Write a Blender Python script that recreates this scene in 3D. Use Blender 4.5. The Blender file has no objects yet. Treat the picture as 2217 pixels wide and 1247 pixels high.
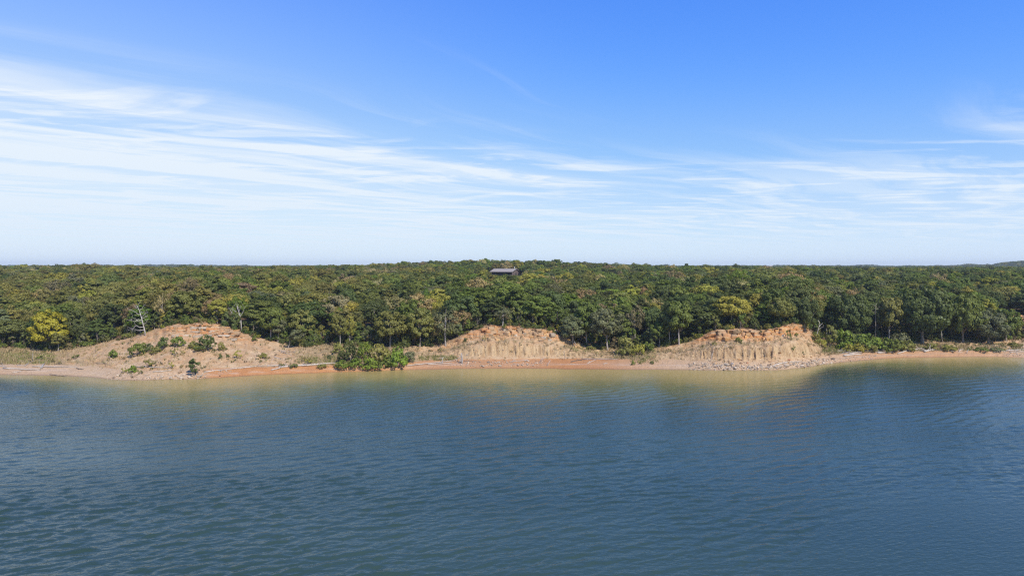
import bpy, math, random
import numpy as np
from mathutils import Vector, Matrix
from mathutils.bvhtree import BVHTree

# ------------------------------------------------------------------ camera, sky, sun, exposure
SC = bpy.context.scene
COL = SC.collection
F, CX, HV, CAMH = 1498.0, 1108.5, 578.0, 24.0      # focal length (photo px), centre column, horizon row, drone height (m)

cam_d = bpy.data.cameras.new('camera')
cam_d.sensor_width = 36.0
cam_d.lens = 36.0 * F / 2217.0
cam_d.shift_y = -(623.5 - HV) / 2217.0
cam_d.clip_start = 0.5
cam_d.clip_end = 30000
cam = bpy.data.objects.new('camera', cam_d)
cam.location = (0, 0, CAMH)
cam.rotation_euler = (math.radians(90), 0, 0)
COL.objects.link(cam)
SC.camera = cam

SUN_EL, SUN_AZ = math.radians(46), math.radians(143)     # azimuth clockwise from the view direction (+Y)
sdir = Vector((math.sin(SUN_AZ) * math.cos(SUN_EL), math.cos(SUN_AZ) * math.cos(SUN_EL), math.sin(SUN_EL)))
sun_d = bpy.data.lights.new('sun', 'SUN')
sun_d.energy = 3.3
sun_d.angle = math.radians(0.53)
sun_d.color = (1.0, 0.94, 0.85)
sun = bpy.data.objects.new('sun', sun_d)
sun.rotation_euler = sdir.to_track_quat('Z', 'Y').to_euler()
sun.location = (0, 0, 200)
COL.objects.link(sun)

SC.view_settings.view_transform = 'Standard'
SC.view_settings.look = 'None'
SC.view_settings.exposure = 0.6
SC.view_settings.gamma = 1.0
SC.view_settings.use_curve_mapping = False
SC.cycles.max_bounces = 6
SC.cycles.diffuse_bounces = 3
SC.cycles.glossy_bounces = 3
SC.cycles.transmission_bounces = 3
SC.cycles.volume_bounces = 0
SC.cycles.transparent_max_bounces = 4
SC.cycles.use_denoising = False
SC.cycles.use_adaptive_sampling = False
SC.cycles.filter_width = 1.25


class NT:
    """small helper round a node tree"""
    def __init__(self, tree):
        self.t = tree
        tree.nodes.clear()

    def n(self, kind, ins=None, **props):
        nd = self.t.nodes.new(kind)
        for k, v in props.items():
            setattr(nd, k, v)
        if ins:
            for k, v in ins.items():
                self.put(nd.inputs[k], v)
        return nd

    def put(self, sock, v):
        if isinstance(v, bpy.types.NodeSocket):
            self.t.links.new(v, sock)
        elif isinstance(v, bpy.types.Node):
            self.t.links.new(v.outputs[0], sock)
        else:
            sock.default_value = v

    def m(self, op, a, b=0.0, c=0.0, clamp=False):
        nd = self.n('ShaderNodeMath', {0: a, 1: b, 2: c}, operation=op)
        nd.use_clamp = clamp
        return nd.outputs[0]

    def vm(self, op, a, b=(0, 0, 0)):
        return self.n('ShaderNodeVectorMath', {0: a, 1: b}, operation=op).outputs[0]

    def mix(self, f, a, b, mode='MIX'):
        nd = self.n('ShaderNodeMix', data_type='RGBA', blend_type=mode)
        self.put(nd.inputs['Factor'], f)
        self.put(nd.inputs[6], a)
        self.put(nd.inputs[7], b)
        return nd.outputs[2]

    def ss(self, v, lo, hi, a=0.0, b=1.0):
        nd = self.n('ShaderNodeMapRange', interpolation_type='SMOOTHSTEP')
        self.put(nd.inputs[0], v)
        self.put(nd.inputs[1], lo)
        self.put(nd.inputs[2], hi)
        self.put(nd.inputs[3], a)
        self.put(nd.inputs[4], b)
        return nd.outputs[0]

    def noise(self, vec, scale, detail=4, rough=0.55, dist=0.0):
        nd = self.n('ShaderNodeTexNoise', {'Vector': vec, 'Scale': scale, 'Detail': detail, 'Roughness': rough, 'Distortion': dist})
        return nd.outputs[0]

    def ramp(self, f, stops, interp='LINEAR'):
        nd = self.n('ShaderNodeValToRGB', {0: f})
        cr = nd.color_ramp
        cr.interpolation = interp
        while len(cr.elements) < len(stops):
            cr.elements.new(0.5)
        for e, (p, c) in zip(cr.elements, stops):
            e.position = p
            e.color = c if len(c) == 4 else (*c, 1)
        return nd.outputs[0]


def build_sky():
    w = bpy.data.worlds.new('World')
    SC.world = w
    w.use_nodes = True
    T = NT(w.node_tree)
    tc = T.n('ShaderNodeTexCoord').outputs['Generated']
    sky = T.n('ShaderNodeTexSky', sky_type='NISHITA', sun_disc=False)
    sky.sun_elevation = SUN_EL
    sky.sun_rotation = SUN_AZ
    sky.altitude = 200
    sky.air_density = 0.7
    sky.dust_density = 0.0
    sky.ozone_density = 6.0
    # the camera's response: deep saturated blue overhead, highlights held back towards the horizon
    cur = T.n('ShaderNodeRGBCurve', {'Color': T.vm('MULTIPLY', sky.outputs[0], (.15, .15, .15))})
    cm = cur.mapping
    for ch, pts in ((0, ((0, 0), (.12, .063), (.234, .185), (.45, .33), (1, .47))), (1, ((0, 0), (.24, .205), (.445, .36), (.77, .49), (1, .55))),
                    (2, ((0, 0), (.35, .52), (.51, .64), (.85, .655), (1, .66)))):
        c = cm.curves[ch]
        while len(c.points) < len(pts):
            c.points.new(.5, .5)
        for pt, q in zip(c.points, pts):
            pt.location = q
    cm.update()
    hs = T.n('ShaderNodeVectorMath', {0: cur.outputs[0], 1: (1 / .15,) * 3}, operation='MULTIPLY')
    sep = T.n('ShaderNodeSeparateXYZ', {0: tc})
    x, y, z = sep.outputs
    zc = T.m('MAXIMUM', z, 0.012)
    px, py = T.m('DIVIDE', x, zc), T.m('DIVIDE', y, zc)
    P = T.n('ShaderNodeCombineXYZ', {0: px, 1: py, 2: 0.0}).outputs[0]
    # high cirrus, drawn out along the wind, seen in the perspective of a flat cloud deck
    warp = T.n('ShaderNodeTexNoise', {'Vector': P, 'Scale': 0.22, 'Detail': 2}).outputs[1]
    Pw = T.vm('ADD', P, T.vm('MULTIPLY', T.vm('SUBTRACT', warp, (0.5, 0.5, 0.5)), (2.6, 2.6, 0)))
    ang = math.radians(48)
    along = T.vm('MULTIPLY', T.n('ShaderNodeVectorRotate', {'Vector': Pw, 'Angle': -ang}, rotation_type='Z_AXIS').outputs[0], (0.16, 1.0, 1))
    s1 = T.noise(along, 1.1, 7, 0.58, 0.4)
    along2 = T.vm('MULTIPLY', T.n('ShaderNodeVectorRotate', {'Vector': Pw, 'Angle': -math.radians(22)}, rotation_type='Z_AXIS').outputs[0], (0.22, 0.75, 1))
    s2 = T.noise(along2, 0.55, 6, 0.55, 0.3)
    # how far up the sheet of cloud reaches, by bearing (left = x<0): high on the left, low in the middle, thin tufts on the right
    bear = T.m('MULTIPLY_ADD', x, 0.77, 0.5)
    e0 = T.ramp(bear, [(0.0, (.205,) * 3), (0.1, (.190,) * 3), (0.28, (.175,) * 3), (0.42, (.158,) * 3), (0.56, (.138,) * 3),
                       (0.70, (.115,) * 3), (0.85, (.130,) * 3), (1.0, (.150,) * 3)], 'B_SPLINE')
    amt = T.ramp(bear, [(0.0, (1.0,) * 3), (0.3, (1.0,) * 3), (0.55, (.92,) * 3), (0.7, (.76,) * 3), (0.85, (.70,) * 3), (1.0, (.74,) * 3)], 'B_SPLINE')
    edge = T.m('SUBTRACT', e0, z)
    edge2 = T.m('ADD', edge, T.m('MULTIPLY', T.m('SUBTRACT', s2, 0.5), 0.20))
    sheet = T.ss(edge2, -0.05, 0.10)
    s3 = T.noise(T.vm('MULTIPLY', Pw, (.55, 1.1, 1)), 1.5, 6, .6, .5)
    s1 = T.m('ADD', T.m('MULTIPLY', s1, T.ss(z, .015, .06)), T.m('MULTIPLY', .52, T.ss(z, .06, .015)))
    fil = T.m('MULTIPLY', T.ss(s1, 0.43, 0.60), T.ss(edge2, -0.085, 0.01))
    puff = T.m('MULTIPLY', T.ss(s3, 0.48, 0.64), T.m('MULTIPLY', T.ss(edge2, -0.055, 0.0), T.ss(z, .02, .06)))
    veil = T.m('ADD', T.m('MULTIPLY', sheet, 0.40), T.m('MULTIPLY', fil, 0.52))
    veil = T.m('ADD', T.m('MULTIPLY', veil, amt), T.m('MULTIPLY', puff, 0.44))
    lone = T.m('MULTIPLY', T.ss(s1, 0.55, 0.78), T.m('MULTIPLY', T.ss(s2, 0.46, 0.62), T.ss(edge, -0.17, -0.05)))
    veil = T.m('ADD', veil, T.m('MULTIPLY', lone, 0.75))
    thin = T.m('MULTIPLY', T.ss(x, 0.2, -0.65), T.ss(z, 0.5, 0.1, 0.05, 0.24))      # milky air towards the left
    veil = T.m('ADD', veil, thin)
    veil = T.m('MAXIMUM', veil, T.ss(z, 0.075, -0.01, 0.0, 0.66))
    veil = T.m('MINIMUM', T.m('MULTIPLY', veil, T.ss(z, -0.03, 0.0)), 0.96)
    skyc = T.n('ShaderNodeBackground', {'Color': hs.outputs[0], 'Strength': 0.15})
    cl = T.n('ShaderNodeBackground', {'Color': T.mix(T.ss(z, 0.0, 0.3), (0.78, 0.89, 1.0, 1), (0.88, 0.94, 1.0, 1)), 'Strength': 0.66})
    mx = T.n('ShaderNodeMixShader', {0: veil, 1: skyc.outputs[0], 2: cl.outputs[0]})
    T.n('ShaderNodeOutputWorld', {0: mx.outputs[0]})


build_sky()

# ------------------------------------------------------------------ helpers
RNG = np.random.default_rng(7)
random.seed(7)


def _h(ix, iy, seed):
    n = (ix.astype(np.int64) * 374761393 + iy.astype(np.int64) * 668265263 + seed * 974711) & 0xffffffff
    n = ((n ^ (n >> 13)) * 1274126177) & 0xffffffff
    n = n ^ (n >> 16)
    return (n & 0xffff) / 65535.0


def vnoise(x, y, seed=0):
    x = np.asarray(x, float); y = np.asarray(y, float)
    x, y = np.broadcast_arrays(x, y)
    ix, iy = np.floor(x), np.floor(y)
    fx, fy = x - ix, y - iy
    fx = fx * fx * (3 - 2 * fx); fy = fy * fy * (3 - 2 * fy)
    a, b = _h(ix, iy, seed), _h(ix + 1, iy, seed)
    c, d = _h(ix, iy + 1, seed), _h(ix + 1, iy + 1, seed)
    return (a + (b - a) * fx) * (1 - fy) + (c + (d - c) * fx) * fy - 0.5


def fbm(x, y, seed=0, oct=4):
    r = 0; amp = 1.0; tot = 0
    for i in range(oct):
        r = r + amp * vnoise(np.asarray(x) * 2 ** i, np.asarray(y) * 2 ** i, seed + i * 17)
        tot += amp; amp *= 0.5
    return r / tot * 2      # about -1..1


def mesh_np(name, verts, faces, mat=None, smooth=False, attrs=None):
    """verts (n,3); faces (m,k) all of one size"""
    me = bpy.data.meshes.new(name)
    verts = np.asarray(verts, np.float32); faces = np.asarray(faces, np.int32)
    me.vertices.add(len(verts)); me.vertices.foreach_set('co', verts.ravel())
    k = faces.shape[1]
    me.loops.add(faces.size); me.loops.foreach_set('vertex_index', faces.ravel())
    me.polygons.add(len(faces))
    me.polygons.foreach_set('loop_start', np.arange(0, faces.size, k, dtype=np.int32))
    me.polygons.foreach_set('loop_total', np.full(len(faces), k, np.int32))
    me.polygons.foreach_set('use_smooth', np.full(len(faces), bool(smooth)))
    if attrs:
        for an, arr in attrs.items():
            at = me.attributes.new(an, 'FLOAT_COLOR', 'POINT')
            at.data.foreach_set('color', np.asarray(arr, np.float32).ravel())
    me.update(calc_edges=True)
    if mat:
        me.materials.append(mat)
    return me


def link(name, data, parent=None, label=None, cat=None, group=None, kind=None):
    o = bpy.data.objects.new(name, data)
    COL.objects.link(o)
    if parent:
        o.parent = parent
    if label: o['label'] = label
    if cat: o['category'] = cat
    if group: o['group'] = group
    if kind: o['kind'] = kind
    return o


def tube(pts, rad, n=6, jitter=0.0, rng=None):
    """closed tapered tube along a polyline -> verts, quads (+ end caps as degenerate-free quads)"""
    pts = np.asarray(pts, float); m = len(pts)
    V = []; Q = []
    up = np.array([0.13, 0.31, 0.94])
    for i in range(m):
        d = pts[min(i + 1, m - 1)] - pts[max(i - 1, 0)]
        d = d / (np.linalg.norm(d) + 1e-9)
        a = np.cross(d, up)
        if np.linalg.norm(a) < 0.05:
            a = np.cross(d, np.array([1.0, 0.2, 0]))
        a /= np.linalg.norm(a); b = np.cross(d, a)
        for k in range(n):
            t = 2 * math.pi * k / n
            r = rad[i] * (1 + (jitter * (rng.random() - 0.5) if rng is not None else 0))
            V.append(pts[i] + r * (math.cos(t) * a + math.sin(t) * b))
    for i in range(m - 1):
        for k in range(n):
            Q.append((i * n + k, i * n + (k + 1) % n, (i + 1) * n + (k + 1) % n, (i + 1) * n + k))
    for ring, flip in ((0, 1), (m - 1, 0)):
        c = len(V); V.append(pts[ring].copy())
        for k in range(0, n, 2):
            q = (c, ring * n + k, ring * n + (k + 1) % n, ring * n + (k + 2) % n)
            Q.append(q[::-1] if flip else q)
    return np.array(V), np.array(Q, int)


def join(parts):
    V = []; Q = []; o = 0
    for v, q in parts:
        V.append(v); Q.append(np.asarray(q) + o); o += len(v)
    return np.concatenate(V), np.concatenate(Q)


def principled(name, build):
    m = bpy.data.materials.new(name)
    m.use_nodes = True
    T = NT(m.node_tree)
    p = T.n('ShaderNodeBsdfPrincipled')
    p.inputs['Specular IOR Level'].default_value = 0.25
    out = T.n('ShaderNodeOutputMaterial', {0: p.outputs[0]})
    build(T, p, out)
    return m


# ------------------------------------------------------------------ terrain control columns (photo column -> rows)
#        u  shore  toe   lip  run  toff clay cliff grass red
CT = np.array([
    [-1500, 806, 786, 745, 26, 3, 0.0, 0.0, 0.9, .4],
    [-600, 806, 786, 740, 26, 3, 0.3, 0.3, 0.6, .4],
    [-150, 810, 789, 750, 24, 3, 0.0, 0.0, 1.0, .3],
    [0,    811, 790, 752, 22, 1, 0.0, 0.0, 1.0, .30],
    [80,   812, 790, 757, 21, 1, 0.0, 0.0, 0.85, .25],
    [130,  814, 791, 759, 21, 1, 0.1, 0.0, 0.55, .20],
    [200,  817, 795, 748, 24, 1, 0.2, 0.0, 0.35, .15],
    [250,  823, 801, 737, 27, 1, 0.2, 0.1, 0.25, .20],
    [310,  823, 806, 724, 29, 1, 0.2, 0.2, 0.20, .20],
    [345,  822, 806, 712, 29, 1, 0.2, 0.5, 0.20, .25],
    [380,  822, 805, 703, 28, 1, 0.2, 0.9, 0.20, .25],
    [430,  821, 804, 698, 27, 1, 0.2, 1.0, 0.20, .35],
    [458,  819, 803, 700, 27, 1, 0.2, 1.0, 0.20, .9],
    [500,  816, 800, 712, 26, 1, 0.2, 0.8, 0.15, 1.],
    [535,  814, 798, 726, 24, 1, 0.2, 0.3, 0.15, 1.],
    [575,  812, 797, 737, 23, 1, 0.2, 0.1, 0.15, 1.],
    [620,  810, 796, 747, 22, 1, 0.1, 0.0, 0.25, 1.],
    [660,  808, 794, 750, 20, 1, 0.0, 0.0, 0.45, 1.],
    [700,  807, 793, 747, 19, 1, 0.0, 0.0, 0.65, .95],
    [740,  806, 793, 748, 18, 2, 0.0, 0.0, 0.90, .9],
    [800,  804, 793, 752, 17, 2, 0.0, 0.0, 1.00, .8],
    [850,  802, 791, 752, 16, 2, 0.0, 0.0, 0.80, .75],
    [900,  801, 784, 751, 14, 1, 0.3, 0.0, 0.40, .75],
    [945,  800, 779, 750, 12, 1, 0.8, 0.2, 0.18, .8],
    [975,  799, 779, 740, 12, 1, 1.0, 0.3, 0.15, .8],
    [1000, 799, 779, 726, 12, 1, 1.0, 0.5, 0.10, .8],
    [1035, 798, 780, 711, 12, 1, 1.0, 0.8, 0.08, .8],
    [1062, 798, 780, 703, 12, 1, 1.0, 1.0, 0.08, .8],
    [1100, 798, 780, 704, 12, 1, 1.0, 1.0, 0.08, .8],
    [1150, 798, 779, 711, 12, 1, 1.0, 1.0, 0.10, .85],
    [1198, 798, 778, 719, 12, 1, 1.0, 0.8, 0.15, 1.],
    [1220, 799, 778, 730, 12, 1, 0.9, 0.3, 0.20, 1.],
    [1250, 799, 777, 743, 12, 1, 0.8, 0.1, 0.25, .95],
    [1300, 799, 777, 757, 12, 0, 0.5, 0.0, 0.40, .9],
    [1340, 800, 778, 757, 12, 3, 0.2, 0.0, 0.60, .7],
    [1390, 800, 780, 757, 12, 3, 0.2, 0.0, 0.65, .5],
    [1430, 800, 780, 752, 12, 1, 0.6, 0.0, 0.38, .35],
    [1460, 801, 780, 746, 12, 1, 0.9, 0.0, 0.25, .3],
    [1495, 801, 781, 738, 12, 1, 1.0, 0.3, 0.20, .25],
    [1520, 802, 783, 727, 13, 1, 1.0, 0.7, 0.12, .2],
    [1548, 802, 785, 715, 13, 1, 1.0, 1.0, 0.08, .2],
    [1600, 802, 787, 714, 14, 1, 1.0, 1.0, 0.10, .2],
    [1650, 802, 787, 716, 14, 1, 1.0, 1.0, 0.10, .2],
    [1700, 800, 785, 704, 14, 1, 1.0, 1.0, 0.08, .2],
    [1727, 797, 781, 697, 14, 1, 1.0, 1.0, 0.08, .2],
    [1742, 796, 779, 708, 14, 1, 1.0, .9, 0.10, .2],
    [1765, 792, 775, 726, 14, 1, 0.9, .5, 0.20, .2],
    [1790, 788, 770, 745, 13, 3, 0.3, .0, 0.60, .25],
    [1830, 784, 766, 748, 12, 9, 0.0, .0, 1.00, .4],
    [1880, 779, 763, 747, 11, 9, 0.0, .0, 1.00, .6],
    [1940, 775, 761, 746, 11, 8, 0.0, .0, 1.00, .7],
    [2000, 774, 760, 741, 14, 4, 0.0, .1, 0.60, .7],
    [2080, 773, 760, 738, 16, 1, 0.0, .2, 0.40, .65],
    [2130, 773, 760, 740, 16, 1, 0.0, .2, 0.40, .65],
    [2217, 774, 761, 733, 18, 1, 0.0, .3, 0.35, .4],
    [2400, 777, 763, 730, 18, 2, 0.3, .3, 0.50, .3],
    [3000, 785, 770, 735, 20, 2, 0.3, .3, 0.50, .3],
    [3800, 790, 775, 735, 20, 2, 0.3, .3, 0.50, .3]], float)


def ctrl(u, c):
    r = 0
    for du in (-9, -4.5, 0, 4.5, 9):
        r = r + np.interp(np.asarray(u) + du, CT[:, 0], CT[:, c])
    return r / 5


PH = [(0, .12, .38, .72, .87, 1.0)]
H_CLAY = np.array([0, .10, .50, .64, .985, 1.0])
H_SLOPE = np.array([0, .11, .37, .71, .87, 1.0])
H_LEFT = np.array([0, .11, .36, .62, .95, 1.0])
R_PTS = np.array([0, .12, .38, .72, .87, 1.0])


def zback(u, Y, zl, grass):
    x = (u - CX) / F * Y
    def g(x0, y0, sx, sy):
        return np.exp(-((x - x0) / sx) ** 2 - ((Y - y0) / sy) ** 2)
    zp = 13.2 + 6.2 * g(-14, 500, 115, 95) + 3.2 * g(-330, 470, 120, 90) + 1.0 * g(250, 420, 90, 90) + 19 * g(1262, 1600, 85, 260)
    zp = zp + 1.3 * fbm(x / 90, Y / 90, 5) + np.clip((Y - 1300) / 1500, 0, 1) * (2.6 + 5.5 * fbm(x / 330, Y / 500, 9))
    # gully running back between the middle and right bluffs, and a hollow left of the middle bluff
    gl = np.exp(-((u - 1345) / 75) ** 2) * np.exp(-np.maximum(Y - 175, 0) / 70.0) * 2.0
    gl = gl + np.exp(-((u - 1850) / 90) ** 2) * np.exp(-np.maximum(Y - 185, 0) / 90.0) * 1.5
    return zp - gl


def terrain_cols(u):
    """shoreline and profile numbers for an array of columns"""
    vs, vt, vl = ctrl(u, 1), ctrl(u, 2), ctrl(u, 3)
    vs = vs + 0.9 * fbm(u / 60, 0 * u, 21) + 0.5 * fbm(u / 14, 0 * u + 3, 22)
    cl = ctrl(u, 7)
    vl = vl + (1.2 + 1.9 * cl) * fbm(u / 22, 0 * u + 5, 23) + 1.7 * cl * fbm(u / 7, 0 * u + 8, 26)
    run = ctrl(u, 4) * (1 + 0.10 * fbm(u / 35, 0 * u + 9, 24))
    zt = 1.2 + 0 * u
    Ys = CAMH * F / (vs - HV)
    Yt = np.maximum((CAMH - zt) * F / (vt - HV), Ys + 2.0)
    Yl = Yt + run
    zl = CAMH - (vl - HV) * Yl / F
    return Ys, Yt, Yl, zt, zl


def build_terrain():
    u = np.concatenate([np.arange(-1500, -160, 20), np.arange(-160, 2380, 1.6), np.arange(2380, 3801, 20)]).astype(float)
    Ys, Yt, Yl, zt, zl = terrain_cols(u)
    clay, cliff, grass, red = (ctrl(u, c) for c in (6, 7, 8, 9))
    rows_Y, rows_z, Z1, Z2, = [], [], [], []

    def add(Y, z, beach=0., wet=0., clayw=0., cliffw=0., grassw=0., litter=0., pale=0., h=0.):
        o = np.ones_like(u)
        rows_Y.append(Y * o); rows_z.append(z * o)
        Z1.append(np.stack([beach * o, red * o, wet * o, pale * o], -1))
        Z2.append(np.stack([clayw * o, cliffw * o, grassw * o, litter * o], -1))

    for off, z in ((40, -3.0), (15, -1.6), (6, -.7), (2, -.22)):
        add(Ys - off, z, 1, 1)
    nb = 12
    for i in range(nb):
        t = i / nb
        Y = Ys + (Yt - Ys) * t
        berm = 0.10 * np.exp(-((t - .42) / .1) ** 2)
        z = zt * (0.75 * t + 0.25 * t * t) + berm + (0.10 * fbm(u / 9, Y / .9, 31) * min(1, t * 4))
        add(Y, z, 1, max(0, 1 - t * 7), 0, 0, 0, 0, float(np.exp(-((t - .5) / .16) ** 2)))
    nf = 64
    for i in range(nf):
        r = i / nf
        hs = np.interp(r, R_PTS, H_SLOPE)
        hc = np.interp(r, R_PTS, H_CLAY)
        hl = np.interp(r, R_PTS, H_LEFT)
        wl = np.clip((560 - u) / 40, 0, 1) * cliff
        wc = np.clip(clay, 0, 1) * (u > 700)
        h = hs + (hl - hs) * wl
        h = h + (hc - h) * wc
        Y = Yt + (Yl - Yt) * r
        z = zt + (zl - zt) * h
        inclay = np.clip(1 - abs(r - .24) / .17, 0, 1)
        incliff = np.clip(1 - abs(r - .85) / .19, 0, 1)
        interr = np.clip(1 - abs(r - .55) / .2, 0, 1)
        # rills cut down the clay, talus lumps on the terrace, broken blocks in the cliff
        ril = fbm(u / 5.0 + 1.2 * fbm(u / 30, r * 6 + 0 * u, 40), 0 * u + r * 1.5, 41, 3)
        ril2 = (np.clip(np.abs(fbm(u / (13 + 0 * u) + 2.2 * fbm(u / 70, 0 * u + 1, 54, 2), 0 * u + r * .9, 46, 3)) * 3, 0, 1) - .6) * (.25 + 1.3 * np.clip(fbm(u / 45, 0 * u + 2, 55, 2) + .5, 0, 1))
        Y = Y + wc * inclay * (0.7 * ril + 1.1 * ril2)
        z = z + wc * interr * 0.45 * fbm(u / 6, 0 * u + r * 22, 42)
        bw = 9 + 6 * vnoise(u / 60, 0 * u + 2, 43)
        blk = _h(np.floor(u / 9 + 1.5 * vnoise(u / 25, 0 * u + 7, 44)), np.floor(r * 24 + 0.8 * vnoise(u / 18, 0 * u + 4, 47)) + 0 * u, 45) - .5
        Y = Y + cliff * incliff * (1.7 * blk + 1.1 * fbm(u / 12, 0 * u + r * 10, 48))
        rough = (0.16 + 0.22 * (1 - wc)) * fbm(u / 8, 0 * u + r * 26, 49) + .35 * (1 - wc) * fbm(u / 40, 0 * u + r * 6, 50)
        z = z + rough * min(1, r * 8) * min(1, (1 - r) * 8 + .3)
        g = grass * (0.8 + .5 * fbm(u / 20, 0 * u + r * 8, 51)) + (1 - wc) * 0.15 * np.clip(fbm(u / 25, 0 * u + r * 9, 52) * 2, 0, 1)
        g = g + wc * interr * (.45 + .9 * fbm(u / 14, 0 * u + r * 12, 53))
        add(Y, z, max(0, 1 - r * 14), 0, np.clip(wc * inclay * 1.6, 0, 1), np.clip(cliff * incliff * 1.7, 0, 1), np.clip(g, 0, 1), 0)
    ts = [0.0]
    st = 0.7
    while ts[-1] < 6500:
        ts.append(ts[-1] + st); st *= 1.13
    for t in ts:
        Y = Yl + t
        zp = zback(u, Y, zl, grass)
        L = 48 + 30 * grass
        z = zl + (zp - zl) * (1 - np.exp(-t / L)) + 0.12 * fbm(u / 9, Y / 1.2, 60) * min(1, .3 + t / 3)
        w = min(1, t / 5)
        vv = HV + F * (CAMH - z) / Y
        scar = np.exp(-((u - 2206) / 22) ** 4 - ((vv - 692) / 11) ** 4) * (Y < 300)          # small orange slip high on the cove side
        add(Y, z, 0, 0, 0, np.clip(cliff * max(0, 1 - t / 1.5) + scar, 0, 1), np.clip(grass * (1 - .6 * w) * (1 - scar), 0, 1), min(1, t / 2.5) * (1 - scar))
    Y = np.array(rows_Y); Z = np.array(rows_z)
    X = (u[None] - CX) / F * Y
    nr, nc = Y.shape
    V = np.stack([X, Y, Z], -1).reshape(-1, 3)
    i, j = np.meshgrid(np.arange(nr - 1), np.arange(nc - 1), indexing='ij')
    a = (i * nc + j).ravel()
    Q = np.stack([a, a + 1, a + nc + 1, a + nc], -1)
    me = mesh_np('shore_terrain', V, Q, None, True, {'zone_a': np.array(Z1).reshape(-1, 4), 'zone_b': np.array(Z2).reshape(-1, 4)})
    bvh = BVHTree.FromPolygons([tuple(v) for v in V.tolist()], Q.tolist())
    return me, bvh


def mat_terrain():
    def b(T, p, out):
        pos = T.n('ShaderNodeNewGeometry').outputs['Position']
        za = T.n('ShaderNodeAttribute', attribute_name='zone_a')
        zb = T.n('ShaderNodeAttribute', attribute_name='zone_b')
        sa = T.n('ShaderNodeSeparateColor', {0: za.outputs['Color']})
        sb = T.n('ShaderNodeSeparateColor', {0: zb.outputs['Color']})
        beach, red, wet = sa.outputs
        pale = za.outputs['Alpha']
        clay, cliff, grass = sb.outputs
        litter = zb.outputs['Alpha']
        n1 = T.noise(pos, 0.35, 5, 0.6)
        n2 = T.noise(pos, 1.6, 5, 0.65)
        n3 = T.noise(pos, 5.0, 3, 0.7)
        # bare slope: tan earth with pinkish patches
        base = T.mix(T.ss(n1, .35, .68), (.49, .300, .148, 1), (.58, .415, .24, 1))
        base = T.mix(T.ss(n2, .52, .75), base, (.36, .20, .10, 1))
        # sand
        sand = T.mix(T.ss(n2, .3, .7), (.49, .345, .200, 1), (.57, .43, .275, 1))
        sred = T.mix(T.ss(n1, .3, .7), (.44, .185, .062, 1), (.48, .235, .092, 1))
        sand = T.mix(T.m('ADD', red, T.m('MULTIPLY', T.m('SUBTRACT', n1, .5), .5), clamp=True), sand, sred)
        streak = T.noise(T.vm('MULTIPLY', pos, (0.10, 1.4, 3.0)), 1.0, 4, .6)
        sand = T.mix(T.m('MULTIPLY', T.m('MULTIPLY', pale, T.ss(streak, .42, .62)), .55), sand, (.60, .45, .33, 1))
        sand = T.mix(T.m('MULTIPLY', wet, .65), sand, (.20, .115, .06, 1))
        # clay: pale buff with darker vertical runs
        runs = T.noise(T.vm('MULTIPLY', pos, (1.5, .12, .12)), 1.0, 5, .7)
        cl = T.mix(T.ss(runs, .40, .66), (.52, .365, .195, 1), (.32, .195, .092, 1))
        cl = T.mix(T.ss(n1, .55, .75), cl, (.54, .34, .18, 1))
        # cliff: orange sandstone, bedded
        bed = T.noise(T.vm('MULTIPLY', pos, (.10, .10, 2.2)), 1.0, 4, .6)
        ck = T.mix(T.ss(bed, .38, .62), (.50, .22, .075, 1), (.50, .335, .19, 1))
        ck = T.mix(T.ss(n2, .55, .72), ck, (.60, .29, .10, 1))
        ck = T.mix(T.ss(n3, .64, .80), ck, (.22, .12, .06, 1))
        gr = T.mix(T.ss(n2, .35, .65), (.37, .26, .135, 1), (.28, .205, .095, 1))
        gr = T.mix(T.ss(n1, .55, .75), gr, (.21, .185, .065, 1))
        lit = T.mix(T.ss(n2, .35, .7), (.095, .06, .035, 1), (.20, .12, .06, 1))
        c = T.mix(clay, base, cl)
        c = T.mix(cliff, c, ck)
        gm = T.ss(T.m('ADD', grass, T.m('MULTIPLY', T.m('SUBTRACT', n3, .5), 1.1)), .32, .62)
        c = T.mix(gm, c, gr)
        c = T.mix(T.ss(T.m('ADD', litter, T.m('MULTIPLY', T.m('SUBTRACT', n2, .5), .6)), .3, .7), c, lit)
        c = T.mix(T.ss(T.m('ADD', beach, T.m('MULTIPLY', T.m('SUBTRACT', n3, .5), .5)), .35, .65), c, sand)
        c = T.mix(1.0, c, T.ramp(n3, [(0.25, (.58,) * 3), (.75, (1.24,) * 3)]), 'MULTIPLY')
        T.put(p.inputs['Base Color'], c)
        T.put(p.inputs['Roughness'], T.m('MULTIPLY_ADD', wet, -.45, .92))
        hgt = T.m('ADD', T.m('MULTIPLY', n2, .5), T.m('MULTIPLY', n3, .35))
        bp = T.n('ShaderNodeBump', {'Strength': .8, 'Distance': .5, 'Height': hgt})
        T.put(p.inputs['Normal'], bp.outputs[0])
    return principled('earth', b)


ter_me, BVH = build_terrain()
ter_me.materials.append(mat_terrain())
TER = link('shore_terrain', ter_me, kind='structure', label='eroded orange and tan lake shore with beach, bluffs and wooded upland')


def hit(u, v):
    """photo pixel -> point on the terrain"""
    d = Vector(((u - CX) / F, 1.0, -(v - HV) / F))
    r = BVH.ray_cast(Vector((0, 0, CAMH)), d.normalized())
    if r[0] is None:
        return Vector((d.x * 170, 170, 0))
    return r[0]


def ground(x, y):
    r = BVH.ray_cast(Vector((x, y, 300)), Vector((0, 0, -1)))
    return r[0].z if r[0] is not None else 0.0


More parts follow.
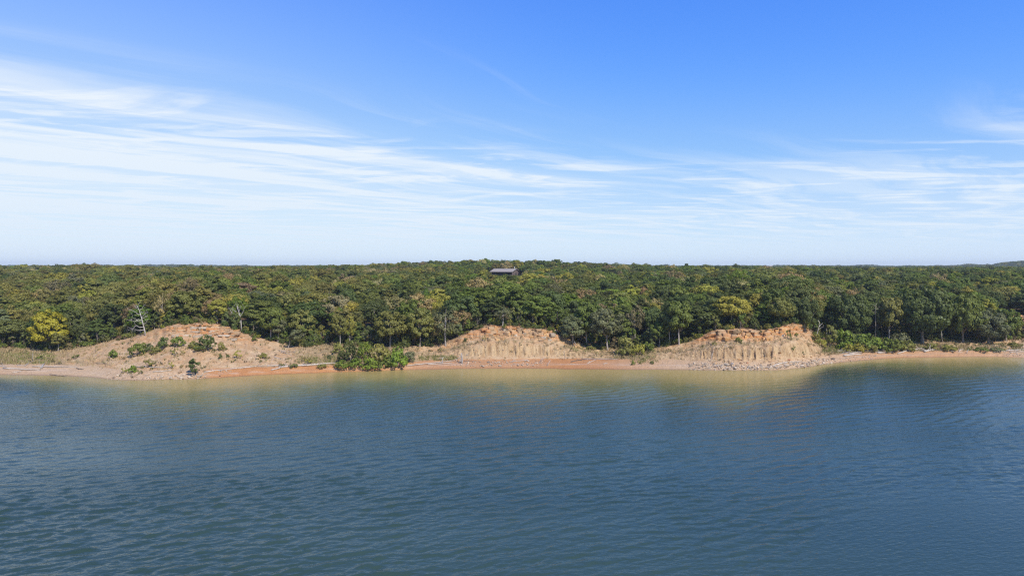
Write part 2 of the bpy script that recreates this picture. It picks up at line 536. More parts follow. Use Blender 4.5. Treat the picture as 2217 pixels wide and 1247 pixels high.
# ------------------------------------------------------------------ lake
def build_lake():
    u = np.concatenate([np.arange(-3800, -260, 60), np.arange(-260, 2480, 2.9), np.arange(2480, 6001, 60)]).astype(float)
    Ys = terrain_cols(u)[0]
    offs = [-8.0, -3.0, -1.5, 0.0]
    while offs[-1] < 118:
        offs.append(offs[-1] + .145 * (max(160 - offs[-1], 40) / 55.0) ** 1.5)
    R = []; S = []
    # width (m) over which silty colour and painted-in bank reflection tint the shallows, along the shore
    w = np.interp(u, [-400, 0, 120, 300, 450, 600, 760, 900, 1100, 1300, 1480, 1600, 1720, 1790, 1880, 1960, 2080, 2217, 2600],
                  [13, 7, 14, 23, 28, 27, 19, 23, 30, 28, 28, 33, 19, 7, 9, 17, 27, 25, 18])
    A = []
    for o in offs:
        R.append(Ys - o)
        oo = np.maximum(o + 3.0 * fbm(u / 40, 0 * u + o * .12, 71), 0)
        S.append(np.exp(-(oo / w) ** 1.5))
        A.append(0 * u + min(1, max(0, (o + .3) / 9)) * min(1, max(0, (116 - o) / 12)))
    base = R[-1]
    for t in np.linspace(.05, 1, 16):
        R.append(base + (3.0 - base) * t); S.append(S[len(offs) - 1] * (1 - t) ** 3); A.append(0 * u)
    Y = np.array(R); S = np.array(S); A = np.array(A)
    X = (u[None] - CX) / F * Y
    A = A * ((u > -255) & (u < 2475))[None]
    A = A * (.55 + .75 * np.clip(.5 + 1.1 * fbm(X / 38, Y / 22, 73, 3), 0, 1))       # gusts and calmer lanes
    wr = np.random.default_rng(5)
    Z = np.zeros_like(Y)
    dy = .145 * (np.maximum(Y, 40) / 55.0) ** 1.5
    NW = 80
    for i in range(NW):
        lam = .52 * (2.7 / .52) ** (i / (NW - 1.0))
        th = math.radians(90 + 24 + wr.normal() * 24)
        k = 2 * math.pi / lam
        amp = .0265 / k * (1.0 if lam > 1.5 else 1.25)
        fade = np.clip((lam / dy - 2.2) / 2.0, 0, 1)
        Z += amp * fade * np.sin(k * (X * math.cos(th) + Y * math.sin(th)) + wr.uniform(0, 6.28) + .8 * math.sin(i))
    Z = Z * A
    nr, nc = Y.shape
    V = np.stack([X, Y, Z], -1).reshape(-1, 3)
    i, j = np.meshgrid(np.arange(nr - 1), np.arange(nc - 1), indexing='ij')
    a = (i * nc + j).ravel()
    Q = np.stack([a, a + nc, a + nc + 1, a + 1], -1)
    # open water behind and beside the viewpoint
    ex = np.array([[-2500, -2500, 0], [2500, -2500, 0], [2500, 2.99, 0], [-2500, 2.99, 0]], float)
    k = len(V)
    V = np.concatenate([V, ex]); Q = np.concatenate([Q, [[k, k + 1, k + 2, k + 3]]])
    s = np.concatenate([S.ravel(), np.zeros(4)])

    def b(T, p, out):
        pos = T.n('ShaderNodeNewGeometry').outputs['Position']
        sh = T.n('ShaderNodeAttribute', attribute_name='silt_reflection').outputs['Fac']
        patch = T.noise(T.vm('MULTIPLY', pos, (.012, .03, 1)), 1.0, 3, .5)
        deep = T.mix(T.ss(patch, .35, .65), (.025, .049, .034, 1), (.035, .063, .046, 1))
        n = T.noise(T.vm('MULTIPLY', pos, (.06, .22, 1)), 1.0, 4, .6)
        shm = T.m('ADD', sh, T.m('MULTIPLY', T.m('MULTIPLY', T.m('SUBTRACT', n, .5), .7), T.m('MULTIPLY', sh, T.m('SUBTRACT', 1.0, sh))), clamp=True)
        c = T.mix(T.ss(shm, .02, .50), deep, (.135, .145, .052, 1))
        c = T.mix(T.ss(shm, .40, .95), c, (.36, .275, .095, 1))  # silty tan, raised so the base colour carries some bluff reflection
        T.put(p.inputs['Base Color'], c)
        T.put(p.inputs['Roughness'], T.ss(T.noise(T.vm('MULTIPLY', pos, (.010, .035, 1)), 1.0, 3, .55, .8), .35, .65, .21, .14))
        p.inputs['IOR'].default_value = 1.333
        p.inputs['Specular IOR Level'].default_value = .5
        # fine chop riding on the waves
        rot = T.n('ShaderNodeVectorRotate', {'Vector': pos, 'Angle': math.radians(-24)}, rotation_type='Z_AXIS').outputs[0]
        w2 = T.noise(T.vm('MULTIPLY', rot, (.8, 2.1, 1)), 1.0, 2, .5, .3)
        w3 = T.noise(T.vm('MULTIPLY', pos, (2.2, 4.4, 1)), 1.0, 1, .5)
        lane = T.ss(T.noise(T.vm('MULTIPLY', pos, (.008, .028, 1)), 1.0, 3, .5, .6), .32, .66, .50, 1.1)
        hgt = T.m('MULTIPLY', T.m('ADD', T.m('MULTIPLY', w2, .070), T.m('MULTIPLY', w3, .030)), lane)
        bp = T.n('ShaderNodeBump', {'Strength': 1.0, 'Distance': 1.0, 'Height': hgt})
        T.put(p.inputs['Normal'], bp.outputs[0])
    m = principled('lake_water', b)
    me = mesh_np('lake_water', V, Q, m, True)
    at = me.attributes.new('silt_reflection', 'FLOAT', 'POINT')
    at.data.foreach_set('value', s.astype(np.float32))
    link('lake_water', me, kind='structure', label='rippled blue lake water turning silty olive along the shore')


build_lake()

# ------------------------------------------------------------------ plant materials
def leaf_material(name, source):
    m = bpy.data.materials.new(name)
    m.use_nodes = True
    T = NT(m.node_tree)
    if source == 'object':
        col = T.n('ShaderNodeObjectInfo').outputs['Color']
    else:
        col = T.n('ShaderNodeAttribute', attribute_name='tint', attribute_type='INSTANCER').outputs['Color']
    isl = T.n('ShaderNodeNewGeometry').outputs['Random Per Island']
    c = T.mix(1.0, col, T.ramp(isl, [(0, (.78, .80, .76)), (.5, (1, 1, 1)), (1, (1.28, 1.22, 1.1))]), 'MULTIPLY')
    d = T.n('ShaderNodeBsdfDiffuse', {'Color': c})
    tr = T.n('ShaderNodeBsdfTranslucent', {'Color': T.mix(1.0, c, (1.05, 1.15, .6, 1), 'MULTIPLY')})
    mx = T.n('ShaderNodeMixShader', {0: .28, 1: d.outputs[0], 2: tr.outputs[0]})
    gl = T.n('ShaderNodeBsdfGlossy', {'Color': (.9, .95, 1, 1), 'Roughness': .45})
    m2 = T.n('ShaderNodeMixShader', {0: .012, 1: mx.outputs[0], 2: gl.outputs[0]})
    T.n('ShaderNodeOutputMaterial', {0: m2.outputs[0]})
    return m


LEAF = leaf_material('leaves', 'object')
LEAF_I = leaf_material('leaves_of_the_wood', 'instancer')


def wood_mat(name, a, b_, rough=.85):
    def f(T, p, out):
        tc = T.n('ShaderNodeTexCoord').outputs['Object']
        n = T.noise(T.vm('MULTIPLY', tc, (3, 3, 1.2)), 1.4, 5, .65)
        T.put(p.inputs['Base Color'], T.mix(T.ss(n, .32, .70), a, b_))
        p.inputs['Roughness'].default_value = rough
        T.put(p.inputs['Normal'], T.n('ShaderNodeBump', {'Strength': .5, 'Distance': .06, 'Height': n}).outputs[0])
    return principled(name, f)


BARK = wood_mat('oak_bark', (.20, .16, .12, 1), (.36, .31, .25, 1))
BARK_PALE = wood_mat('pale_bark', (.28, .24, .20, 1), (.46, .41, .36, 1))
DEAD = wood_mat('bleached_wood', (.34, .30, .26, 1), (.56, .52, .47, 1))
DRIFT = wood_mat('driftwood', (.38, .32, .255, 1), (.62, .55, .46, 1))
DRIFT_GREY = wood_mat('grey_driftwood', (.25, .22, .19, 1), (.46, .42, .38, 1))
DRIFT_DARK = wood_mat('dark_driftwood', (.09, .07, .055, 1), (.22, .18, .14, 1))


# ------------------------------------------------------------------ tree prototypes
def leaf_quads(c, nrm, size, rng):
    n = len(c)
    nrm = nrm / (np.linalg.norm(nrm, axis=1, keepdims=True) + 1e-9)
    r = rng.normal(size=(n, 3))
    a = np.cross(nrm, r); a /= (np.linalg.norm(a, axis=1, keepdims=True) + 1e-9)
    b = np.cross(nrm, a)
    s = size * rng.uniform(.65, 1.35, (n, 1))
    s2 = s * rng.uniform(.45, .9, (n, 1))
    V = np.stack([c - a * s, c - b * s2 + nrm * s * .12, c + a * s, c + b * s2 + nrm * s * .12], 1).reshape(-1, 3)
    Q = np.arange(4 * n).reshape(-1, 4)
    return V, Q


def crown(seed, R=4.2, H=9.0, base=2.2, nclump=26, nleaf=3400, size=.30, sparse=0.0, shape='oak', cl=(.10, .24)):
    """clumps of leaves spread through the crown's volume; returns leaf mesh data and clump centres"""
    rng = np.random.default_rng(seed)
    C = []; Rr = []
    zc = (H + base) / 2; hz = (H - base) / 2
    tries = 0
    while len(C) < nclump and tries < 4000:
        tries += 1
        d = rng.normal(size=3); d /= np.linalg.norm(d)
        rr = rng.uniform(.35, .80) ** .7
        p = np.array([d[0] * R * rr, d[1] * R * rr, d[2] * hz * rr])
        if shape == 'oak' and p[2] < -hz * .62:
            continue
        if shape == 'tall':
            k = 1 - .45 * (p[2] / hz * .5 + .5); p[:2] *= k
        if shape == 'shrub':
            p[:2] *= 1.0
            p[2] = abs(p[2]) * 1.75 - hz * .86
        cr = R * rng.uniform(*cl)
        if all(np.linalg.norm((p - q) * np.array([1, 1, 1.15])) > .50 * (cr + s) for q, s in zip(C, Rr)):
            C.append(p); Rr.append(cr)
    C = np.array(C); Rr = np.array(Rr)
    C[:, 2] += zc
    w = Rr ** 2; w /= w.sum()
    P = []; N = []
    for c, r, ww in zip(C, Rr, w):
        k = int(nleaf * ww * (1 - sparse * rng.uniform(.2, 1.4)))
        if k < 3:
            continue
        d = rng.normal(size=(k, 3)); d[:, 2] = d[:, 2] * .9 + .28
        d /= np.linalg.norm(d, axis=1, keepdims=True)
        rad = r * (rng.uniform(.55, 1.0, (k, 1)) ** .5) * (1 + .25 * rng.normal(size=(k, 1)) * .5)
        pos = c + d * rad * np.array([1, 1, .82])
        out = (pos - np.array([0, 0, zc - hz * .3])); out /= np.linalg.norm(out, axis=1, keepdims=True) + 1e-9
        nrm = d * .75 + out * .45 + rng.normal(size=(k, 3)) * .28 + np.array([0, 0, .1])
        P.append(pos); N.append(nrm)
    P = np.concatenate(P); N = np.concatenate(N)
    P[:, 2] = np.maximum(P[:, 2], base * .3 + .05)
    V, Q = leaf_quads(P, N, size, rng)
    return V, Q, C


def limbs(seed, C, H, base, r0=.20, lean=(0, 0), n=7):
    rng = np.random.default_rng(seed + 500)
    top = np.array([lean[0] * .6, lean[1] * .6, H * .72])
    mid = np.array([lean[0] * .25 + rng.normal() * .12, lean[1] * .25 + rng.normal() * .12, base + .5])
    parts = [tube([(0, 0, -.5), (0.02, .02, .3), mid * np.array([.6, .6, .5]), mid, (mid + top) / 2 + rng.normal(size=3) * .12, top],
                  [r0 * 1.5, r0 * 1.12, r0, r0 * .85, r0 * .55, r0 * .15], 6)]
    for c in C[rng.permutation(len(C))[:n]]:
        s = mid + (top - mid) * rng.uniform(0, .55)
        m = (s + c) / 2 + np.array([0, 0, -.25]) + rng.normal(size=3) * .15
        parts.append(tube([s, m, c], [r0 * .45, r0 * .28, r0 * .08], 4))
    return join(parts)


class Proto:
    pass


def make_proto(seed, leafmat=True, lean=(0, 0), bark=None, **kw):
    p = Proto()
    V, Q, C = crown(seed, **kw)
    if lean != (0, 0):
        f = (V[:, 2:3] / kw.get('H', 9.0))
        V[:, :2] += f * np.array(lean); C[:, :2] += (C[:, 2:3] / kw.get('H', 9.0)) * np.array(lean)
    p.lv, p.lq = V, Q
    p.R, p.H = kw.get('R', 4.2), kw.get('H', 9.0)
    if kw.get('shape') == 'shrub':
        rng = np.random.default_rng(seed)
        parts = []
        for c in C[:6]:
            parts.append(tube([(c[0] * .12, c[1] * .12, -.25), (c[0] * .5, c[1] * .5, c[2] * .55), c], [.05, .035, .012], 4))
        tv, tq = join(parts)
    else:
        tv, tq = limbs(seed, C, p.H, kw.get('base', 2.2), r0=.20 * p.R / 4.2, lean=lean)
    p.tv, p.tq = tv, tq
    p.crown = mesh_np('crown', V, Q, LEAF)
    p.trunk = mesh_np('trunk', tv, tq, bark or BARK, True)
    return p


OAKS = [make_proto(100 + i, R=4.2, H=9.0, base=.8 + .6 * (i % 3), nclump=66 + (i * 7) % 20, nleaf=7000, size=.205) for i in range(6)]
OAKS += [make_proto(120 + i, R=3.5, H=10.0, base=1.1, nclump=62, nleaf=6000, size=.205, shape='tall') for i in range(3)]
OAKS += [make_proto(130 + i, R=4.3, H=8.6, base=1.5, nclump=64, nleaf=5200, size=.19, sparse=.45) for i in range(2)]
BROAD = [make_proto(140 + i, R=5.6, H=9.0, base=.7, nclump=110, nleaf=11000, size=.21, cl=(.09, .19)) for i in range(2)]
SPARSE = [make_proto(150 + i, R=4.0, H=9.0, base=2.0, nclump=44, nleaf=2100, sparse=.6, size=.24, bark=BARK_PALE) for i in range(2)]
PALE = [make_proto(155 + i, R=3.7, H=9.2, base=1.8, nclump=60, nleaf=5600, size=.21, bark=BARK_PALE) for i in range(2)]
SHRUBS = [make_proto(160 + i, R=1.5, H=2.4, base=.1, nclump=32, nleaf=1150, size=.135, sparse=.45, shape='shrub', cl=(.10, .26)) for i in range(4)]
SHRUBS_THIN = [make_proto(170 + i, R=1.3, H=2.4, base=.1, nclump=10, nleaf=420, size=.13, sparse=.4, shape='shrub') for i in range(2)]
UPRIGHT = [make_proto(180 + i, R=1.3, H=3.2, base=.3, nclump=16, nleaf=900, size=.17, sparse=.3, shape='tall') for i in range(2)]
LEANER = make_proto(190, R=2.6, H=5.2, base=2.0, nclump=20, nleaf=2600, size=.26, lean=(3.0, -.3), bark=BARK_PALE)

TINT = {
    'dark green': (.112, .136, .038), 'green': (.156, .188, .038), 'olive': (.215, .206, .052),
    'yellow-green': (.33, .30, .055), 'bright green': (.168, .222, .032), 'khaki': (.38, .30, .125),
    'rust': (.31, .225, .095), 'gold': (.37, .315, .032), 'grey-green': (.170, .180, .082), 'brown': (.235, .185, .090)}


def tint(name, rng, spread=.16):
    c = np.array(TINT[name]) * rng.uniform(1 - spread, 1 + spread)
    c = c * rng.uniform(1 - spread * .4, 1 + spread * .4, 3)
    return (float(c[0]), float(c[1]), float(c[2]), 1.0)


def plant(name, proto, loc, sx, sz, rz, col, label=None, cat='tree', group=None, parts=('crown', 'trunk'), sy=None):
    e = link(name, None, label=label, cat=cat, group=group)
    e.empty_display_size = .2
    e.location = loc
    e.rotation_euler = (0, 0, rz)
    e.scale = (sx, sy or sx, sz)
    a = link(parts[0], proto.crown, e); a.color = col
    link(parts[1], proto.trunk, e)
    return e


# ------------------------------------------------------------------ the wood: where the trees stand
BLOCK = []     # discs kept free of scattered trees: (x, y, r)
HOUSE = Vector(((1094 - CX) / F * 455, 455, 0))

FEATURE = [  # u, v_base, height px, crown width px, tint, protos, label
    (108, 759, 90, 74, 'gold', 'oak', 'golden yellow tree on the front edge of the wood above the sandy shore'),
    (126, 760, 44, 34, 'olive', 'pale', 'small olive tree with a pale bare trunk in front of the golden tree'),
    (352, 706, 70, 36, 'khaki', 'sparse', 'thin orange-tan tree standing beside the bleached dead tree'),
    (470, 700, 52, 44, 'yellow-green', 'pale', 'yellow-green tree just behind the crest of the bushy bluff'),
    (586, 738, 78, 52, 'green', 'pale', 'green tree with a long pale trunk behind the leaning tree'),
    (602, 741, 60, 40, 'grey-green', 'pale', 'grey-green tree next to the long pale trunk near the leaning tree'),
    (737, 748, 70, 34, 'olive', 'pale', 'slim olive tree with pale trunk behind the beach thicket'),
    (757, 748, 66, 32, 'yellow-green', 'sparse', 'thin yellow-green tree with a straight white trunk behind the beach thicket'),
    (845, 752, 78, 74, 'olive', 'oak', 'broad olive oak over the beach thicket'),
    (909, 751, 86, 62, 'olive', 'oak', 'dark trunked olive oak at the foot of the slope left of the middle bluff'),
    (965, 749, 84, 56, 'grey-green', 'sparse', 'airy grey-green tree with forked pale trunk at the left foot of the middle bluff'),
    (1088, 706, 46, 44, 'grey-green', 'sparse', 'wispy half-bare tree on the rim of the middle bluff'),
    (1240, 745, 64, 56, 'grey-green', 'oak', 'grey-green oak leaning over the right shoulder of the middle bluff'),
    (1270, 748, 98, 66, 'green', 'pale', 'green tree with a tall pink-white trunk in the gully'),
    (1315, 758, 96, 72, 'grey-green', 'pale', 'grey-green tree with a stout pale trunk standing lowest in the gully'),
    (1375, 742, 84, 44, 'brown', 'sparse', 'brown-leaved thin tree in the dark of the gully'),
    (1427, 752, 58, 40, 'green', 'pale', 'short green tree with two pale stems right of the round gully bush'),
    (1450, 747, 92, 54, 'dark green', 'pale', 'dark green tree with a dark slim trunk at the left foot of the clay bluff'),
    (1470, 746, 100, 62, 'green', 'pale', 'green tree with a straight pale trunk at the left foot of the clay bluff'),
    (1742, 716, 74, 66, 'dark green', 'broad', 'dark rounded oak leaning over the outer end of the clay bluff'),
    (1690, 706, 62, 60, 'olive', 'oak', 'olive oak on the rim of the clay bluff near its peak'),
    (1835, 742, 112, 92, 'dark green', 'broad', 'big dark oak shading the cove behind the cove thicket'),
    (1925, 741, 104, 56, 'olive', 'pale', 'olive tree with a forked white trunk in the dark of the cove'),
    (1997, 744, 128, 126, 'dark green', 'broad', 'largest dark oak in the cove, crown reaching down to the slope'),
    (2085, 741, 110, 86, 'green', 'broad', 'rounded green oak right of the largest dark cove oak'),
    (2140, 744, 74, 78, 'grey-green', 'broad', 'low spreading grey-green oak casting a shadow on the cove slope'),
    (2178, 738, 70, 60, 'green', 'oak', 'green oak below the small orange scar at the edge'),
    (1345, 712, 72, 46, 'bright green', 'oak', 'round bright green crown standing out in the middle of the gully'),
    (745, 690, 48, 58, 'khaki', 'oak', 'khaki crown among greener trees high over the beach thicket'),
]
SETS = {'oak': OAKS[:6], 'pale': PALE, 'sparse': SPARSE, 'broad': BROAD}

frng = np.random.default_rng(41)
for k, (u, v, hp, wp, tn, st, lab) in enumerate(FEATURE):
    p = hit(u, v)
    px = p.y / F
    pr = SETS[st][k % len(SETS[st])]
    plant('oak_tree' if st in ('oak', 'broad') else 'tree', pr, (p.x, p.y, p.z), wp * px / (2 * pr.R * .88), hp * px / (pr.H * .97),
          frng.uniform(0, 6.28), tint(tn, frng, .06), lab, 'tree', None)
    BLOCK.append((p.x, p.y, wp * px * .36))


for u, v, r_ in ((523, 719, 4.5), (505, 719, 4.0), (540, 722, 3.5), (316, 727, 3.0), (296, 731, 3.0), (352, 710, 2.5)):
    p = hit(u, v); BLOCK.append((p.x, p.y + 1.5, r_))
for v in (686, 696, 706, 716, 724):
    for u in (2192, 2214, 2236):
        p = hit(u, v); BLOCK.append((p.x, p.y, 4.6))


def tree_class(x, y, u, rng):
    a = fbm(x / 42, y / 42, 81) + .35 * rng.normal()
    left = np.interp(u, [0, 500, 800, 1000, 1250, 1700, 2217], [.86, .90, .76, .46, .42, .48, .46])
    r = rng.random()
    if r < .035: return 'bright green'
    if r < .115: return 'yellow-green'
    if r < .115 + .04 * left + .015: return 'khaki'
    if r < .14 + .055 * left + .01: return 'rust' if rng.random() < .55 else 'brown'
    if r < .175 + .065 * left: return 'grey-green'
    if a * .5 + left > .72 + .2 * rng.normal(): return 'olive'
    return 'dark green' if rng.random() < .52 else 'green'


def scatter(y0, y1, sp, seed, margin=1.2):
    rng = np.random.default_rng(seed)
    out = []
    ys = np.arange(y0, y1, sp * .87)
    for i, yy in enumerate(ys):
        half = 1150 * margin / F * yy
        xs = np.arange(-half + (i % 2) * sp / 2, half, sp)
        for xx in xs:
            x = xx + rng.uniform(-.36, .36) * sp; y = yy + rng.uniform(-.36, .36) * sp
            out.append((x, y))
    return np.array(out)


def build_wood():
    rng = np.random.default_rng(11)
    P = scatter(165, 760, 7.0, 3)
    u = CX + F * P[:, 0] / P[:, 1]
    Ys, Yt, Yl, zt, zl = terrain_cols(u)
    ok = P[:, 1] > Yl + ctrl(u, 5) + .8
    P, u = P[ok], u[ok]
    bl = np.array(BLOCK)
    d = np.hypot(P[:, None, 0] - bl[None, :, 0], P[:, None, 1] - bl[None, :, 1])
    ok = (d > bl[None, :, 2]).all(1)
    # clearing at the house
    hx, hy = P[:, 0] - HOUSE.x, P[:, 1] - HOUSE.y
    ok &= ~((abs(hx) < 14) & (hy > -15) & (hy < 12))
    P, u = P[ok], u[ok]
    T = []
    FR = P[:, 1] - terrain_cols(u)[2]
    for (x, y), uu, front in zip(P, u, FR):
        z = ground(x, y)
        cls = tree_class(x, y, uu, rng)
        if uu > 1750 and cls in ('khaki', 'rust', 'brown') and rng.random() < .8:
            cls = 'green'
        k = int(rng.integers(0, len(OAKS)))
        pr = OAKS[k]
        wid = (5.8 + 6.2 * rng.random() ** 1.1) * (1.0 if y < 400 else 1.06)
        hgt = rng.uniform(6.6, 9.4) + .22 * (wid - 7) + (1.4 if rng.random() < .08 else 0)
        if cls in ('khaki', 'rust', 'brown') and rng.random() < .65:
            k = 9 + int(rng.integers(0, 2)); pr = OAKS[k]
        if 1052 < uu < 1142 and 200 < y < 452:       # the slope below the house is kept low so that it looks out over the lake
            hgt = min(hgt, max(1.6, CAMH - (596.8 - HV + rng.uniform(-1.5, 2.5)) * y / F - z))
            wid = min(wid, max(4.5, hgt * 1.5))
        if front < 7:
            hgt *= rng.uniform(.72, .95); wid *= rng.uniform(.7, .95)
        T.append((x, y, z, wid / (2 * pr.R * .88), hgt / (pr.H * .97), rng.uniform(0, 6.28), k, cls, wid, hgt, uu, front))
    T.sort(key=lambda t: t[1])
    # how much of each tree the photograph would show
    W, Hh = 1109, 624
    own = np.full((Hh, W), -1, np.int32)
    for i, t in enumerate(T):
        x, y, z, *_ , wid, hgt, uu, fr = t
        cu = uu / 2; cv = (HV + F * (CAMH - (z + hgt * .58)) / y) / 2
        ru = wid / 2 * F / y / 2; rv = hgt * .44 * F / y / 2
        a0, a1 = int(max(0, cu - ru)), int(min(W, cu + ru + 1))
        b0, b1 = int(max(0, cv - rv)), int(min(Hh, cv + rv + 1))
        if a1 <= a0 or b1 <= b0:
            continue
        g = own[b0:b1, a0:a1]
        yy, xx = np.mgrid[b0:b1, a0:a1]
        m = (((xx - cu) / max(ru, .3)) ** 2 + ((yy - cv) / max(rv, .3)) ** 2 < 1) & (g < 0)
        g[m] = i
    cnt = np.bincount(own[own >= 0].ravel(), minlength=len(T))
    top = set(np.argsort(-cnt)[:300 - len(FEATURE)].tolist())
    ind = [T[i] for i in sorted(top) if cnt[i] > 8]
    rest = [T[i] for i in range(len(T)) if i not in top]
    label_trees(ind, rng)
    return rest


ORD = ('first second third fourth fifth sixth seventh eighth ninth tenth eleventh twelfth thirteenth fourteenth fifteenth sixteenth '
       'seventeenth eighteenth nineteenth twentieth').split()
ZONES = [(-1e9, 240, 'above the low sandy shore'), (240, 540, 'above the bushy bluff'), (540, 720, 'behind the leaning tree'),
         (720, 930, 'behind the beach thicket'), (930, 1215, 'above the middle bluff'), (1215, 1480, 'above the gully'),
         (1480, 1770, 'above the orange clay bluff'), (1770, 1970, 'behind the cove thicket'), (1970, 1e9, 'above the far cove slope')]


def label_trees(ind, rng):
    keyd = {}
    for t in ind:
        u, fr, cls = t[10], t[11], t[7]
        zone = next(z[2] for z in ZONES if z[0] <= u < z[1])
        row = 'front row' if fr < 9 else 'second row' if fr < 20 else 'middle rows' if fr < 45 else 'upper rows' if fr < 100 else 'top rows'
        keyd.setdefault((cls, row, zone), []).append(t)
    for (cls, row, zone), ts in keyd.items():
        ts.sort(key=lambda t: t[10])
        for n, t in enumerate(ts):
            x, y, z, sx, sz, rz, k, *_ = t
            if len(ts) == 1:
                lab = 'only %s oak in the %s of trees %s' % (cls, row, zone)
            else:
                lab = '%s %s oak from the left in the %s %s' % (ORD[min(n, 19)], cls, row, zone)
            pr = OAKS[k]
            plant('oak_tree', pr, (x, y, z), sx, sz, rz, tint(cls, rng, .22), lab, 'tree', 'oaks of the shore wood')


def scatter_object(name, pts, protos, label, mats=True):
    """one object: tree shapes spread over many points with geometry nodes; pts: x,y,z,sx,sz,rz,k,(r,g,b)"""
    objs = []
    for i, pr in enumerate(protos):
        V, Q = join([(pr.lv, pr.lq), (pr.tv, pr.tq)])
        me = mesh_np(name + '_shape', V, Q, None)
        me.materials.append(LEAF_I); me.materials.append(BARK)
        mi = np.zeros(len(Q), np.int32); mi[len(pr.lq):] = 1
        me.polygons.foreach_set('material_index', mi)
        objs.append(bpy.data.objects.new(name + '_shape', me))
    n = len(pts)
    me = bpy.data.meshes.new(name)
    me.vertices.add(n)
    A = np.array([p[:7] for p in pts], np.float32)
    me.vertices.foreach_set('co', A[:, :3].ravel())
    at = me.attributes.new('size', 'FLOAT_VECTOR', 'POINT')
    at.data.foreach_set('vector', np.stack([A[:, 3], A[:, 3], A[:, 4]], -1).ravel())
    at = me.attributes.new('turn', 'FLOAT_VECTOR', 'POINT')
    at.data.foreach_set('vector', np.stack([0 * A[:, 5], 0 * A[:, 5], A[:, 5]], -1).ravel())
    at = me.attributes.new('pick', 'INT', 'POINT')
    at.data.foreach_set('value', A[:, 6].astype(np.int32))
    at = me.attributes.new('tint', 'FLOAT_COLOR', 'POINT')
    at.data.foreach_set('color', np.array([p[7] for p in pts], np.float32).ravel())
    o = link(name, me, kind='stuff', label=label)
    g = bpy.data.node_groups.new(name, 'GeometryNodeTree')
    g.interface.new_socket('Geometry', in_out='INPUT', socket_type='NodeSocketGeometry')
    g.interface.new_socket('Geometry', in_out='OUTPUT', socket_type='NodeSocketGeometry')
    N = g.nodes; Lk = g.links
    gi = N.new('NodeGroupInput'); go = N.new('NodeGroupOutput')
    inst = N.new('GeometryNodeInstanceOnPoints')
    gti = N.new('GeometryNodeGeometryToInstance')
    for ob in reversed(objs):
        oi = N.new('GeometryNodeObjectInfo'); oi.inputs['Object'].default_value = ob
        Lk.new(oi.outputs['Geometry'], gti.inputs[0])
    def attr(nm, ty):
        a = N.new('GeometryNodeInputNamedAttribute'); a.data_type = ty; a.inputs['Name'].default_value = nm
        return a.outputs[0]
    m2p = N.new('GeometryNodeMeshToPoints')
    Lk.new(gi.outputs[0], m2p.inputs['Mesh'])
    Lk.new(m2p.outputs[0], inst.inputs['Points'])
    Lk.new(gti.outputs[0], inst.inputs['Instance'])
    inst.inputs['Pick Instance'].default_value = True
    Lk.new(attr('pick', 'INT'), inst.inputs['Instance Index'])
    e2r = N.new('FunctionNodeEulerToRotation')
    Lk.new(attr('turn', 'FLOAT_VECTOR'), e2r.inputs[0])
    Lk.new(e2r.outputs[0], inst.inputs['Rotation'])
    Lk.new(attr('size', 'FLOAT_VECTOR'), inst.inputs['Scale'])
    Lk.new(inst.outputs[0], go.inputs[0])
    md = o.modifiers.new('scatter', 'NODES'); md.node_group = g
    return o


REST = build_wood()
wrng = np.random.default_rng(12)
scatter_object('woods', [(*t[:7], tint(t[7], wrng, .22)) for t in REST], OAKS, 'dense oak woods covering the upland behind the front trees')


def build_far():
    rng = np.random.default_rng(15)
    pts = []
    for y0, y1, sp, ws in ((760, 1700, 12.5, 1.7), (1700, 4600, 34, 3.6)):
        for x, y in scatter(y0, y1, sp, int(y0), 1.12):
            z = ground(x, y)
            k = int(rng.integers(0, len(OAKS)))
            far = min(1, (y - 760) / 2500)
            s = rng.uniform(.8, 1.25)
            cls = 'dark green' if rng.random() < .6 else ('green' if rng.random() < .6 else 'olive')
            pts.append((x, y, z, ws * s, (.95 + .2 * far) * s * rng.uniform(.85, 1.15) * (1 + .9 * far ** .5 * max(0, float(fbm(x / 130, y / 200, 77)))), rng.uniform(0, 6.28), k, tint(cls, rng, .18)))
    scatter_object('distant_woods', pts, OAKS[:6], 'far woods fading blue along the horizon')


build_far()

